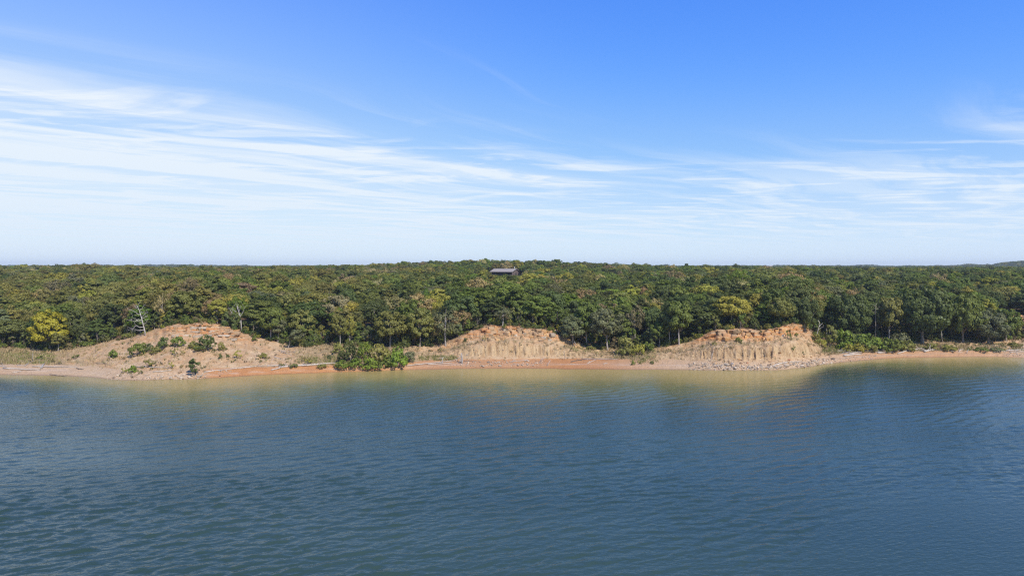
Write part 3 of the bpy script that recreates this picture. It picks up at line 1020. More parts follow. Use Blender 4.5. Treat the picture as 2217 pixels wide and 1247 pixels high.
# ------------------------------------------------------------------ undergrowth below the front trees and scrub on the slopes
def build_undergrowth():
    rng = np.random.default_rng(19)
    pts = []
    n = 0
    while n < 1500:
        u = rng.uniform(-120, 2340)
        Yl = float(terrain_cols(np.array([u]))[2][0])
        t = rng.uniform(0, 1) ** 1.3 * 16 - .8 + float(ctrl(np.array([u]), 5)[0]) * rng.uniform(0, .8)
        y = Yl + t; x = (u - CX) / F * y
        k = int(rng.integers(0, len(SHRUBS)))
        cls = ('dark green', 'green', 'olive', 'brown', 'yellow-green', 'olive')[int(rng.choice(6, p=[.30, .28, .2, .1, .06, .06]))]
        s = rng.uniform(.35, 1.0)
        pts.append((x, y, ground(x, y) - .08, s, s * rng.uniform(.6, 1.15), rng.uniform(0, 6.28), k, tint(cls, rng, .2)))
        n += 1
    for _ in range(620):                               # saplings and slim young trees filling the front edge
        u = rng.uniform(-120, 2340)
        y = float(terrain_cols(np.array([u]))[2][0]) + rng.uniform(-.3, 9) + float(ctrl(np.array([u]), 5)[0]) * rng.uniform(.2, .9)
        x = (u - CX) / F * y
        cls = ('dark green', 'green', 'olive', 'grey-green', 'yellow-green', 'brown')[int(rng.choice(6, p=[.26, .3, .2, .1, .09, .05]))]
        s = rng.uniform(.6, 1.5)
        pts.append((x, y, ground(x, y) - .08, s, s * rng.uniform(.7, 1.2), rng.uniform(0, 6.28), 4 + int(rng.integers(0, 2)), tint(cls, rng, .2)))
    scatter_object('undergrowth', pts, SHRUBS + UPRIGHT, 'low bushes and saplings under the front trees')
    pts = []
    tries = 0
    while len(pts) < 520 and tries < 20000:
        tries += 1
        u = rng.uniform(-60, 2280)
        ua = np.array([u])
        vt, vl = float(ctrl(ua, 2)[0]), float(ctrl(ua, 3)[0])
        v = vl + (vt - vl) * rng.uniform(.02, .97)
        g = float(ctrl(ua, 8)[0])
        r = (vt - v) / (vt - vl)
        w = .25 + .75 * g + (.5 if (u > 900 and .42 < r < .68) else 0)
        if float(ctrl(ua, 6)[0]) > .6 and r < .42: w *= .12
        if rng.random() > w * (.35 + .9 * max(0, float(fbm(u / 26, v / 7, 88)) + .5)):
            continue
        p = hit(u, v)
        s = rng.uniform(.16, .50)
        cls = ('brown', 'khaki', 'olive', 'grey-green', 'rust')[int(rng.choice(5, p=[.34, .26, .24, .1, .06]))]
        pts.append((p.x, p.y, p.z - .05, s, s * rng.uniform(.5, .95), rng.uniform(0, 6.28), int(rng.integers(0, 2)), tint(cls, rng, .25)))
    for (u, v) in ((299, 770), (330, 763), (354, 757), (386, 752), (420, 756), (446, 758), (479, 760), (381, 770), (513, 776), (321, 796), (286, 808), (247, 775), (570, 778), (420, 800), (340, 790)):
        for _ in range(11):
            p = hit(u + rng.normal() * 13, v + rng.normal() * 5)
            s = rng.uniform(.12, .42)
            cls = ('olive', 'green', 'khaki', 'yellow-green', 'brown')[int(rng.choice(5, p=[.34, .2, .2, .14, .12]))]
            pts.append((p.x, p.y, p.z - .04, s * 1.2, s * rng.uniform(.5, .9), rng.uniform(0, 6.28), int(rng.integers(0, 2)), tint(cls, rng, .25)))
    scatter_object('dry_scrub', pts, SHRUBS_THIN, 'dry brown scrub dotted over the bare slopes')


build_undergrowth()


def island_mat(name, stops, rough=.9):
    def f(T, p, out):
        isl = T.n('ShaderNodeNewGeometry').outputs['Random Per Island']
        pos = T.n('ShaderNodeNewGeometry').outputs['Position']
        n = T.noise(pos, 3.0, 4, .65)
        c = T.mix(1.0, T.ramp(isl, stops), T.ramp(n, [(.25, (.7,) * 3), (.75, (1.2,) * 3)]), 'MULTIPLY')
        T.put(p.inputs['Base Color'], c)
        p.inputs['Roughness'].default_value = rough
    return principled(name, f)


GRASS_DRY = island_mat('dry_grass', [(0, (.48, .35, .19)), (.4, (.38, .28, .14)), (.7, (.28, .21, .09)), (1, (.50, .40, .24))])
GRASS_GREEN = island_mat('green_grass', [(0, (.24, .23, .07)), (.5, (.17, .19, .05)), (1, (.33, .28, .11))])


def build_grass():
    rng = np.random.default_rng(23)

    def tufts(name, spots, hlo, hhi, mat, label):
        V = []; Q = []
        for (x, y, z) in spots:
            for b in range(int(rng.integers(6, 11))):
                a = rng.uniform(0, 6.28); h = rng.uniform(hlo, hhi); w = rng.uniform(.03, .07)
                ox, oy = rng.normal(size=2) * .22
                le = rng.uniform(.1, .55) * h
                o = len(V)
                dx, dy = math.cos(a), math.sin(a)
                V += [(x + ox - dy * w, y + oy + dx * w, z - .08), (x + ox + dy * w, y + oy - dx * w, z - .08),
                      (x + ox + dx * le + dy * w * .4, y + oy + dy * le - dx * w * .4, z + h), (x + ox + dx * le - dy * w * .4, y + oy + dy * le + dx * w * .4, z + h)]
                Q.append((o, o + 1, o + 2, o + 3))
        link(name, mesh_np(name, np.array(V), np.array(Q), mat), kind='stuff', label=label)
    spots = []
    tries = 0
    while len(spots) < 3400 and tries < 60000:
        tries += 1
        u = rng.uniform(-80, 2300); ua = np.array([u])
        vt, vl = float(ctrl(ua, 2)[0]), float(ctrl(ua, 3)[0])
        v = rng.uniform(vl - 1, vt)
        g = float(ctrl(ua, 8)[0]); r = (vt - v) / (vt - vl)
        if float(ctrl(ua, 6)[0]) > .6 and .42 < r < .7: g += .35
        if rng.random() < g * (.25 + 1.2 * max(0, float(fbm(u / 22, v / 8, 91)) + .35)):
            p = hit(u, v); spots.append((p.x, p.y, p.z))
    tufts('dry_grass', spots, .22, .62, GRASS_DRY, 'tall dry grass on the banks between the bluffs')
    spots = []
    boxes = [(-40, 120, 765, 788, 420), (1225, 1350, 748, 762, 60), (1365, 1425, 776, 786, 45), (1780, 1830, 748, 764, 260), (905, 990, 770, 781, 150),
             (1960, 2217, 744, 760, 330), (640, 735, 772, 788, 140), (1330, 1420, 760, 776, 90)]
    for (a, b, c, d, n) in boxes:
        for _ in range(n):
            p = hit(rng.uniform(a, b), rng.uniform(c, d)); spots.append((p.x, p.y, p.z))
    tufts('green_grass', spots, .18, .5, GRASS_GREEN, 'patches of green grass at the back of the beach')


build_grass()

# ------------------------------------------------------------------ bushes, each its own thing:  u, v_base, width px, height px, tint, kind, label
BUSH = [
    (299, 769, 33, 32, 'green', 's', 'rounded green bush, lowest of the large ones on the left bluff'),
    (323, 761, 17, 19, 'dark green', 's', 'dark bush tucked behind the rounded green bush on the left bluff'),
    (338, 764, 24, 15, 'olive', 's', 'low olive bush between two dark bushes on the left bluff'),
    (354, 755, 27, 27, 'dark green', 's', 'dark green bush on the left bluff just below the bleached dead tree'),
    (386, 749, 28, 25, 'green', 's', 'green bush under the orange rim of the left bluff'),
    (419, 753, 20, 16, 'olive', 's', 'small olive bush left of the largest bush on the left bluff'),
    (444, 756, 42, 34, 'dark green', 's', 'largest dark bush below the crest of the left bluff'),
    (428, 758, 21, 12, 'yellow-green', 's', 'low yellow-green bush at the foot of the largest bush'),
    (381, 768, 13, 20, 'olive', 't', 'thin olive sapling standing alone in the middle of the left bluff'),
    (479, 758, 16, 19, 'olive', 's', 'small dull bush right of the largest bush on the left bluff'),
    (513, 774, 19, 20, 'yellow-green', 't', 'pale green feathery bush on the right flank of the left bluff'),
    (477, 776, 9, 12, 'dark green', 's', 'tiny dark bush left of the feathery pale green bush'),
    (493, 774, 7, 9, 'dark green', 's', 'tiniest dark bush beside the feathery pale green bush'),
    (321, 795, 20, 19, 'olive', 't', 'light olive bush above the grey log on the left shore'),
    (286, 806, 19, 17, 'bright green', 's', 'bright green bush at the left end of the grey log'),
    (268, 807, 13, 12, 'yellow-green', 't', 'sparse yellowish seedling bush left of the bright green bush'),
    (304, 811, 11, 13, 'grey-green', 't', 'small grey-green seedling among rocks below the grey log'),
    (371, 798, 12, 16, 'yellow-green', 't', 'thin yellow-green sapling at the right end of the grey log'),
    (247, 773, 21, 18, 'bright green', 's', 'lone bright green bush on the left slope of the bluff'),
    (235, 781, 9, 7, 'khaki', 't', 'tiny dry bush below the lone bright green bush'),
    (276, 785, 9, 8, 'khaki', 't', 'tiny tan bush on the smooth sandy spur'),
    (165, 776, 17, 10, 'green', 't', 'low green weeds on the slope above the long beach log'),
    (95, 777, 24, 11, 'green', 't', 'wide clump of green weeds above the leaning beach snag'),
    (551, 738, 12, 14, 'green', 's', 'small round green bush at the tree line right of the left bluff'),
    (570, 776, 15, 15, 'olive', 's', 'lone olive bush on the bare slope below the leaning tree'),
    (635, 795, 19, 9, 'green', 's', 'low green bush growing over the big white log'),
    (612, 793, 9, 8, 'grey-green', 't', 'small grey-green tuft left of the bush on the white log'),
    (668, 788, 18, 13, 'yellow-green', 't', 'yellow-green weed clump behind the big white log'),
    (697, 796, 20, 10, 'olive', 's', 'low olive bush in front of the right end of the white log'),
    (713, 778, 9, 11, 'dark green', 's', 'small dark bush left of the beach thicket'),
    (733, 765, 26, 26, 'olive', 's', 'olive bush at the upper left corner of the beach thicket'),
    (755, 786, 44, 42, 'dark green', 's', 'dark bush on the left of the beach thicket'),
    (788, 776, 34, 42, 'bright green', 's', 'tall bright green bush at the top of the beach thicket'),
    (742, 797, 32, 19, 'bright green', 's', 'lowest left bright bush of the beach thicket'),
    (771, 797, 36, 23, 'bright green', 's', 'bright bush second from the left along the thicket foot'),
    (800, 798, 36, 26, 'bright green', 's', 'bright bush in the middle of the thicket foot'),
    (826, 798, 30, 20, 'green', 's', 'green bush second from the right along the thicket foot'),
    (820, 786, 48, 44, 'olive', 's', 'dull olive bush in the centre of the beach thicket'),
    (843, 792, 30, 27, 'green', 's', 'green bush between the olive and the broad bright thicket bushes'),
    (862, 794, 42, 36, 'bright green', 's', 'broad bright green bush on the right of the beach thicket'),
    (885, 784, 27, 28, 'grey-green', 's', 'grey-green bush at the right end of the beach thicket'),
    (862, 770, 24, 22, 'bright green', 's', 'bright bush at the upper right of the beach thicket'),
    (1007, 741, 8, 10, 'dark green', 's', 'small dark bush on the left flank of the middle bluff'),
    (1048, 738, 10, 13, 'olive', 't', 'small olive bush under the rock blocks of the middle bluff'),
    (1032, 742, 8, 7, 'brown', 't', 'tiny brown bush in the centre of the middle bluff'),
    (1092, 710, 11, 9, 'green', 's', 'small green bush on the rim above the rock blocks'),
    (1280, 757, 22, 10, 'olive', 's', 'low olive bush at the foot of the pink-white trunk'),
    (1354, 767, 42, 40, 'olive', 's', 'big rounded olive bush at the mouth of the gully'),
    (1381, 769, 30, 28, 'yellow-green', 's', 'yellowing bush beside the big rounded gully bush'),
    (1399, 762, 30, 24, 'green', 's', 'green bush at the right of the yellowing gully bush'),
    (1371, 790, 9, 10, 'green', 's', 'small green tuft on the beach, first of three from the left'),
    (1386, 788, 6, 6, 'green', 's', 'smallest green tuft on the beach, middle of three'),
    (1412, 788, 9, 8, 'dark green', 's', 'small green tuft on the beach, last of three from the left'),
    (1547, 747, 10, 8, 'olive', 's', 'small olive bush on the ledge above the left clay face'),
    (1600, 740, 16, 11, 'green', 's', 'green bush on the ledge under the orange cliff'),
    (1707, 735, 13, 23, 'green', 't', 'slim green sapling against the cliff of the clay bluff'),
    (1724, 728, 9, 9, 'olive', 's', 'small bush high on the outer end of the clay bluff'),
    (1718, 758, 9, 10, 'green', 't', 'small green plant on the lower clay face'),
    (1740, 767, 10, 9, 'grey-green', 't', 'small grey plant low on the outer clay face'),
    (1765, 742, 20, 22, 'olive', 's', 'olive bush on the outer shoulder of the clay bluff'),
    (1779, 752, 18, 22, 'yellow-green', 's', 'yellow-green bush beside the white pole'),
    (1798, 752, 34, 46, 'olive', 'u', 'feathery olive cedar right of the white pole'),
    (1812, 746, 22, 32, 'grey-green', 's', 'blue-green bush behind the bright cove bush'),
    (1825, 755, 32, 38, 'bright green', 's', 'tall bright green bush at the left of the cove thicket'),
    (1848, 757, 36, 36, 'green', 's', 'green bush right of the tall bright cove bush'),
    (1836, 762, 20, 16, 'yellow-green', 's', 'yellow-green bush at the lower left of the cove thicket'),
    (1861, 763, 26, 18, 'yellow-green', 's', 'second yellow-green bush along the foot of the cove thicket'),
    (1873, 757, 34, 32, 'green', 's', 'green bush in the middle of the cove thicket'),
    (1896, 759, 32, 30, 'bright green', 's', 'brighter bush right of the cove thicket middle'),
    (1885, 762, 22, 15, 'olive', 's', 'low olive bush at the foot of the cove thicket'),
    (1917, 760, 32, 26, 'green', 's', 'green bush third from the right of the cove thicket'),
    (1939, 761, 32, 24, 'green', 's', 'low green bush second from the right of the cove thicket'),
    (1946, 748, 34, 28, 'grey-green', 's', 'blue-grey bush at the top right of the cove thicket'),
    (1965, 760, 28, 20, 'olive', 's', 'rightmost olive bush of the cove thicket'),
    (2016, 757, 30, 15, 'olive', 's', 'wide olive bush over the white root wad'),
    (2053, 758, 36, 12, 'olive', 's', 'low olive bush on the cove bank right of the root wad'),
    (2124, 760, 26, 9, 'green', 's', 'low green bush below the shaded cove slope'),
    (2158, 760, 24, 9, 'grey-green', 's', 'small grey-green bush beside the driftwood pile at the edge'),
    (2196, 752, 26, 12, 'olive', 's', 'olive bush on the slope near the right edge'),
    (2207, 716, 26, 22, 'yellow-green', 's', 'yellow-green bush under the small orange scar'),
]
brng = np.random.default_rng(52)
for k, (u, v, wp, hp, tn, kd, lab) in enumerate(BUSH):
    if 1815 < u < 1970:
        wp *= 1.18; hp *= 1.18
    p = hit(u, v); px = p.y / F
    st = {'s': SHRUBS, 't': SHRUBS_THIN, 'u': UPRIGHT}[kd]
    pr = st[k % len(st)]
    plant('bush', pr, (p.x, p.y, p.z - .05), wp * px / (2 * pr.R * .80), hp * px / (pr.H * .86), brng.uniform(0, 6.28), tuple(c * 1.18 for c in tint(tn, brng, .12)[:3]) + (1.0,), lab,
          'bush', 'bushes on the shore', ('foliage', 'stem'))
# the little dark oak on the point and the leaning tree
p = hit(420, 814)
plant('small_oak_tree', UPRIGHT[0], (p.x, p.y, p.z), 1.32, 1.26, .6, tint('dark green', brng, .02), 'small dark oak on the rocky point right at the water', 'tree', None)
p = hit(624, 754)
plant('leaning_tree', LEANER, (p.x, p.y, p.z), .88, .92, 0.0, tint('grey-green', brng, .02), 'grey-green tree with pale trunk leaning out over the bare slope', 'tree', None)

# ------------------------------------------------------------------ dead trees
def crooked(a, b, n, amp, rng):
    a = np.asarray(a, float); b = np.asarray(b, float)
    L = np.linalg.norm(b - a)
    t = np.linspace(0, 1, n)[:, None]
    P = a + (b - a) * t
    w = rng.normal(size=(n, 3)) * amp * L
    w[0] = 0; w[-1] *= .3
    return P + w


def limb_mesh(a, b, r, rng, twigs=4, amp=.05):
    P = crooked(a, b, 5, amp, rng)
    parts = [tube(P, np.linspace(r, r * .22, 5), 5)]
    d = np.asarray(b, float) - np.asarray(a, float); L = np.linalg.norm(d)
    for _ in range(twigs):
        k = int(rng.integers(1, 5)); s = P[k]
        e = s + (d / L * rng.uniform(.3, 1.0) + rng.normal(size=3) * .55) * L * rng.uniform(.18, .42)
        Pt = crooked(s, e, 3, .06, rng)
        parts.append(tube(Pt, [r * .34, r * .22, r * .07], 4))
        if L > 1.2:
            e2 = Pt[1] + (e - s) * .45 + rng.normal(size=3) * L * .1
            parts.append(tube([Pt[1], e2], [r * .16, r * .05], 3))
    return join(parts)


def dead_tree(name, u, v, pts, r0, branches, label, mat=None, seed=0, twigs=5):
    """pts: trunk as photo-pixel offsets (du, dv up) from the base; branches: (t along trunk, du, dv, depth m)"""
    rng = np.random.default_rng(seed)
    p = hit(u, v); px = p.y / F
    e = link(name, None, label=label, cat='dead tree'); e.location = p; e.empty_display_size = .2
    T = np.array([(du * px, dd, dv * px) for du, dv, dd in pts], float)
    T[0, 2] -= .4
    n = len(T)
    V, Q = tube(T, np.linspace(r0, r0 * .3, n), 7)
    link('trunk', mesh_np('trunk', V, Q, mat or DEAD, True), e)
    for (t, du, dv, dd) in branches:
        i = t * (n - 1); k = min(int(i), n - 2); s = T[k] + (T[k + 1] - T[k]) * (i - k)
        end = s + np.array([du * px, dd, dv * px])
        V, Q = limb_mesh(s, end, r0 * (.62 - .3 * t), rng, twigs)
        link('branch', mesh_np('branch', V, Q, mat or DEAD, True), e)
    return e


dead_tree('dead_tree', 316, 727, [(0, 0, 0), (-3, 12, 0), (-5, 26, -.3), (-9, 40, -.2), (-14, 54, 0), (-20, 66, 0)], .17,
          [(.20, -22, 3, -1), (.30, -32, 0, -.6), (.35, 11, 12, -.5), (.42, -26, 10, 1), (.5, -30, 3, -1.2), (.56, 10, 6, .8), (.6, 13, 12, .5), (.68, -22, 12, -.6), (.74, 12, 4, -.8), (.78, 8, 14, .4), (.85, -14, 8, .8), (.9, 4, 10, -.5)],
          'bleached dead tree spreading bare white limbs on the bluff edge', seed=3)
dead_tree('dead_tree', 523, 718, [(0, 0, 0), (-1, 16, 0), (-2, 30, 0), (-6, 42, 0), (-10, 56, 0)], .18,
          [(.48, -30, 22, -.6), (.55, 8, 20, .3), (.62, -22, 14, .8), (.72, 5, 16, -.4), (.35, -18, -8, -.8), (.8, -4, 16, 0)],
          'forked dead tree with upright bare limbs right of the bushy bluff crest', seed=4)
dead_tree('dead_tree', 1769, 738, [(0, 0, 0), (0, 14, 0), (2, 24, 0), (6, 36, 0), (3, 46, 0)], .15,
          [(.45, 12, 12, -.3), (.62, 10, 9, .3), (.85, -12, 14, 0)], 'thin crooked dead tree at the outer end of the clay bluff', seed=5, twigs=2)
dead_tree('dead_tree', 1790, 749, [(0, 0, 0), (0, 14, 0), (-.5, 26, 0), (0, 38, 0)], .12, [(.8, 3, 4, 0)],
          'straight bare white pole of a dead tree beside the feathery cedar', seed=6, twigs=0)
dead_tree('dead_tree', 1895, 741, [(0, 0, 0), (1, 30, 0), (0, 60, 0), (2, 84, 0)], .15, [(.8, 9, 8, 0), (.9, -10, 6, 0), (.7, -8, 8, .3)],
          'slim standing dead tree among dark oaks over the cove thicket', BARK, seed=7, twigs=3)
dead_tree('dead_tree', 1248, 748, [(0, 0, 0), (-5, 10, 0), (-12, 22, 0), (-17, 32, 0)], .16, [(.4, 3, 14, 0), (.6, -10, 6, 0), (.8, 2, 12, .4)],
          'grey dead snag leaning left on the right shoulder of the middle bluff', DRIFT_GREY, seed=8, twigs=3)
dead_tree('dead_tree', 2041, 740, [(0, 0, 0), (-2, 10, 0), (-3, 24, 0)], .12, [(.6, 3, 6, 0)],
          'short pale snag on the grassy slope under the largest cove oak', seed=9, twigs=1)
dead_tree('stump', 1000, 786, [(0, 0, 0), (0, 7, 0), (0, 14, 0), (-.6, 22, 0)], .32,
          [(.9, -8, -3, 0), (.35, -6, -5, -.4), (.1, -8, -4, -.8), (.1, 7, -3, -.6), (.7, -12, -6, 0)], 'grey upright broken stump with roots below the middle bluff', DRIFT_GREY, seed=10, twigs=1)
dead_tree('stump', 958, 786, [(0, 0, 0), (0, 6, 0), (1, 13, 0)], .16, [(.8, -8, 2, 0), (.9, 5, 3, 0), (.4, -5, -3, -.3)],
          'small pale broken stump left of the grey upright stump', seed=11, twigs=1)
dead_tree('dead_sapling', 1222, 779, [(0, 0, 0), (-1, 12, 0), (0, 25, 0)], .06, [(.45, 14, -10, -.2), (.6, -5, 8, 0)],
          'thin dead sapling standing at the foot of the clay right of the middle bluff', DRIFT_GREY, seed=12, twigs=1)
dead_tree('dead_sapling', 1165, 784, [(0, 0, 0), (7, 5, 0), (16, 12, 0)], .12, [(.5, 9, 1, 0), (.5, -2, 6, 0)],
          'grey dead branch propped up at the beach back below the middle bluff', DRIFT_GREY, seed=13, twigs=3)
dead_tree('dead_sapling', 1537, 784, [(0, 0, 0), (5, 12, .4), (11, 25, 1.0)], .07, [(.5, -4, 6, 0)],
          'thin pale dead stem lying up the left clay face', seed=14, twigs=1)
dead_tree('dead_sapling', 2092, 765, [(0, 0, 0), (2, 4, 0), (5, 9, 0)], .12, [(.5, -4, 2, 0)],
          'short white snag sticking up from the cove beach', seed=15, twigs=0)
dead_tree('dead_sapling', 1183, 793, [(0, 0, 0), (4, 6, .3), (10, 13, .8)], .08, [(.6, 5, 3, 0), (.7, -3, 6, 0)],
          'small white forked branch on the red beach below the middle bluff', seed=16, twigs=1)

# ------------------------------------------------------------------ driftwood: u1, v1, u2, v2, thickness px, material, branches, label
LOGS = [
    (7, 798, 87, 802, 3.0, DRIFT, 1, 'long pale log lowest on the left beach'),
    (70, 794, 166, 795.5, 2.4, DRIFT, 0, 'long thin log behind the grey leaning plank on the left beach'),
    (54, 793, 75, 780, 2.4, DRIFT_GREY, 2, 'log tilted up against the grassy bank on the left beach'),
    (89, 798, 96, 789, 4.2, DRIFT_GREY, 0, 'short thick grey plank propped up on the left beach'),
    (26, 808, 48, 803.5, 2.0, DRIFT, 0, 'short pale log nearest the water on the left beach'),
    (-4, 793, 15, 794.5, 2.6, DRIFT_GREY, 1, 'grey log cut by the left edge of the view'),
    (37, 791, 52, 792, 1.6, DRIFT_GREY, 1, 'short grey branch left of the tilted log'),
    (165, 798, 181, 800, 2.0, DRIFT_DARK, 0, 'short dark log at the right end of the long thin log'),
    (107, 811, 144, 816, 1.6, DRIFT_DARK, 2, 'dark branch lying at the left waterline'),
    (118, 790, 129, 786, 1.6, DRIFT_DARK, 0, 'small dark stick at the back of the left beach'),
    (208, 787, 238, 790, 1.3, DRIFT_DARK, 2, 'dark stick on the sandy slope left of the bright green bush'),
    (202, 773, 218, 761, 1.2, DRIFT, 0, 'thin pale stick lying up the slope under the left trees'),
    (296, 795, 365, 798, 2.4, DRIFT_GREY, 1, 'long grey log across the slope above the left rocks'),
    (331, 806, 372, 802.5, 2.6, DRIFT, 1, 'pale log among the rocks of the left point'),
    (441, 806.5, 502, 799.5, 2.4, DRIFT, 1, 'pale log starting the drift line right of the little dark oak'),
    (498, 799.5, 582, 791.5, 2.6, DRIFT, 2, 'long pale log in the middle of the drift line over the red beach'),
    (578, 793, 622, 790, 2.2, DRIFT, 2, 'pale log behind the forked end of the big white log'),
    (604, 797, 727, 787, 4.4, DRIFT, 1, 'big white log on the red beach left of the thicket'),
    (587, 802, 612, 796, 2.8, DRIFT, 0, 'bent white limb at the lower end of the big white log'),
    (603, 759, 640, 764, 1.6, DRIFT_GREY, 5, 'grey fallen top with bare branches below the leaning tree'),
    (608, 762, 632, 770, 1.2, DRIFT_GREY, 3, 'thin grey fallen branch downslope of the fallen top'),
    (593, 774, 610, 780, 1.8, DRIFT, 1, 'short pale log on the slope left of the yellow-green weeds'),
    (545, 727, 562, 733, 1.6, DRIFT_DARK, 2, 'dark fallen branch at the tree line right of the forked dead tree'),
    (849, 793.5, 888, 783.5, 1.8, DRIFT, 1, 'pale log reaching out from under the right of the thicket'),
    (880, 792.5, 985, 781, 2.2, DRIFT, 1, 'long curved pale log on the beach right of the thicket'),
    (926, 789.5, 978, 787, 2.2, DRIFT, 0, 'white log lying in front of the long curved log'),
    (1004, 782, 1040, 783.5, 1.2, DRIFT_DARK, 1, 'thin dark stick right of the grey stump'),
    (1103, 784, 1146, 779.5, 1.6, DRIFT, 1, 'thin pale log at the clay foot in the centre'),
    (1236, 784, 1259, 779, 2.2, DRIFT_DARK, 2, 'dark gnarled log at the beach back left of the gully'),
    (1272, 787, 1290, 779.5, 1.8, DRIFT, 1, 'white slanting log on the red beach below the gully'),
    (1260, 777.5, 1338, 778.5, 1.6, DRIFT_GREY, 3, 'long thin grey log in the drift line below the gully'),
    (1307, 788.5, 1315, 786, 1.4, DRIFT, 0, 'tiny white stick on the red beach below the gully'),
    (1234, 788.5, 1246, 788.8, 1.2, DRIFT, 0, 'small white stick on the red beach below the dark gnarled log'),
    (1676, 792, 1735, 783.5, 2.8, DRIFT, 1, 'white log lying on the rocks below the clay bluff'),
    (1812, 761, 1855, 758.5, 2.6, DRIFT, 3, 'upper left log of the driftwood pile in the cove'),
    (1826, 771, 1866, 767, 3.5, DRIFT, 2, 'lowest white log of the driftwood pile in the cove'),
    (1838, 766, 1880, 761.5, 2.9, DRIFT, 2, 'slanting pale log in the middle of the cove pile'),
    (1853, 760, 1908, 764, 2.9, DRIFT, 2, 'long pale log crossing the cove pile'),
    (1878, 759, 1932, 760.5, 2.6, DRIFT_GREY, 3, 'grey log at the back of the cove pile'),
    (1900, 765, 1934, 763, 2.6, DRIFT, 2, 'pale log at the right end of the cove pile'),
    (1820, 765, 1846, 763, 1.5, DRIFT_GREY, 2, 'short grey log at the left end of the cove pile'),
    (1943, 766.5, 1998, 754, 2.6, DRIFT, 1, 'white log slanting up the cove bank'),
    (2001, 762.5, 2024, 758, 4.0, DRIFT, 6, 'white root wad with stubby roots on the cove beach'),
    (2028, 758, 2084, 763.5, 1.6, DRIFT, 1, 'thin pale log right of the root wad'),
    (2076, 761, 2086, 757, 1.8, DRIFT, 1, 'short pale stub leaning left of the white snag in the cove'),
    (2143, 749, 2166, 749.5, 2.0, DRIFT, 0, 'short white log on the shaded cove slope'),
    (2178, 760, 2224, 757, 2.6, DRIFT, 2, 'white log on top of the pile at the right edge'),
    (2186, 763, 2226, 762, 2.2, DRIFT, 2, 'lower white log of the pile at the right edge'),
    (2150, 763, 2180, 761, 1.6, DRIFT, 1, 'thin pale log left of the pile at the right edge'),
]
lrng = np.random.default_rng(61)
for k, (u1, v1, u2, v2, th, mt, nb, lab) in enumerate(LOGS):
    A, B = hit(u1, v1), hit(u2, v2)
    px = (A.y + B.y) / 2 / F
    r = max(.06, th * px * .47)
    n = 7
    P = []
    for i in range(n):
        t = i / (n - 1)
        q = A.lerp(B, t)
        z = max(q.z, ground(q.x, q.y)) + r * .75
        P.append((q.x, q.y + .12 * lrng.normal() * (0 < i < n - 1), z))
    P = np.array(P)
    P[1:-1, 2] = .5 * P[1:-1, 2] + .25 * (P[:-2, 2] + P[2:, 2]) + .02
    o0 = P[n // 2].copy()
    V, Q = tube(P - o0, [r * (1.15 - .55 * i / (n - 1)) * lrng.uniform(.85, 1.12) for i in range(n)], 7, .18, lrng)
    lo = link('driftwood_log', None, label=lab, cat='log', group='driftwood along the shore')
    lo.location = o0; lo.empty_display_size = .2
    link('trunk', mesh_np('trunk', V, Q, mt, True), lo)
    for b in range(nb):
        k0 = int(lrng.integers(1, n))
        L = lrng.uniform(.5, 1.5) * (1 + th * .12)
        s = P[k0] - o0
        e = s + np.array([lrng.normal() * .8, lrng.normal() * .4 - .1, abs(lrng.normal()) * .5 + .15]) * L
        V, Q = limb_mesh(s, e, r * .45, lrng, 1)
        link('branch', mesh_np('branch', V, Q, mt, True), lo)

# ------------------------------------------------------------------ rocks
import bmesh


def hull(seed, box=False, flat=1.0):
    rng = np.random.default_rng(seed)
    bm = bmesh.new()
    if box:
        P = [np.array([x, y, z]) * .5 * rng.uniform(.78, 1.05, 3) for x in (-1, 1) for y in (-1, 1) for z in (-1, 1)]
        P += [np.array([x, y, z]) for x, y, z in rng.uniform(-.52, .52, (5, 3))]
    else:
        d = rng.normal(size=(17, 3)); d /= np.linalg.norm(d, axis=1, keepdims=True)
        P = d * rng.uniform(.38, .55, (17, 1)) * np.array([1, 1, flat])
    for q in P:
        bm.verts.new(q)
    r = bmesh.ops.convex_hull(bm, input=bm.verts)
    junk = [g for g in r['geom_interior'] if isinstance(g, bmesh.types.BMVert)]
    bmesh.ops.delete(bm, geom=junk, context='VERTS')
    if box:
        bmesh.ops.bevel(bm, geom=bm.edges[:], offset=.045, segments=1, affect='EDGES', profile=.5)
    bmesh.ops.triangulate(bm, faces=bm.faces[:])
    bmesh.ops.recalc_face_normals(bm, faces=bm.faces[:])
    bm.verts.index_update()
    V = np.array([v.co[:] for v in bm.verts]); Q = np.array([[v.index for v in f.verts] for f in bm.faces])
    bm.free()
    return V, Q


def stone_mat(name, a, b_, c_):
    def f(T, p, out):
        pos = T.n('ShaderNodeNewGeometry').outputs['Position']
        rnd = T.n('ShaderNodeObjectInfo').outputs['Random']
        n = T.noise(pos, 1.8, 5, .65); n2 = T.noise(T.vm('MULTIPLY', pos, (1, 1, 3)), 5.0, 4, .7)
        col = T.mix(T.ss(n, .35, .65), a, b_)
        col = T.mix(T.ss(n2, .58, .75), col, c_)
        col = T.mix(1.0, col, T.ramp(rnd, [(0, (.72,) * 3), (1, (1.22,) * 3)]), 'MULTIPLY')
        T.put(p.inputs['Base Color'], col)
        p.inputs['Roughness'].default_value = .9
        T.put(p.inputs['Normal'], T.n('ShaderNodeBump', {'Strength': .6, 'Distance': .12, 'Height': n2}).outputs[0])
    return principled(name, f)


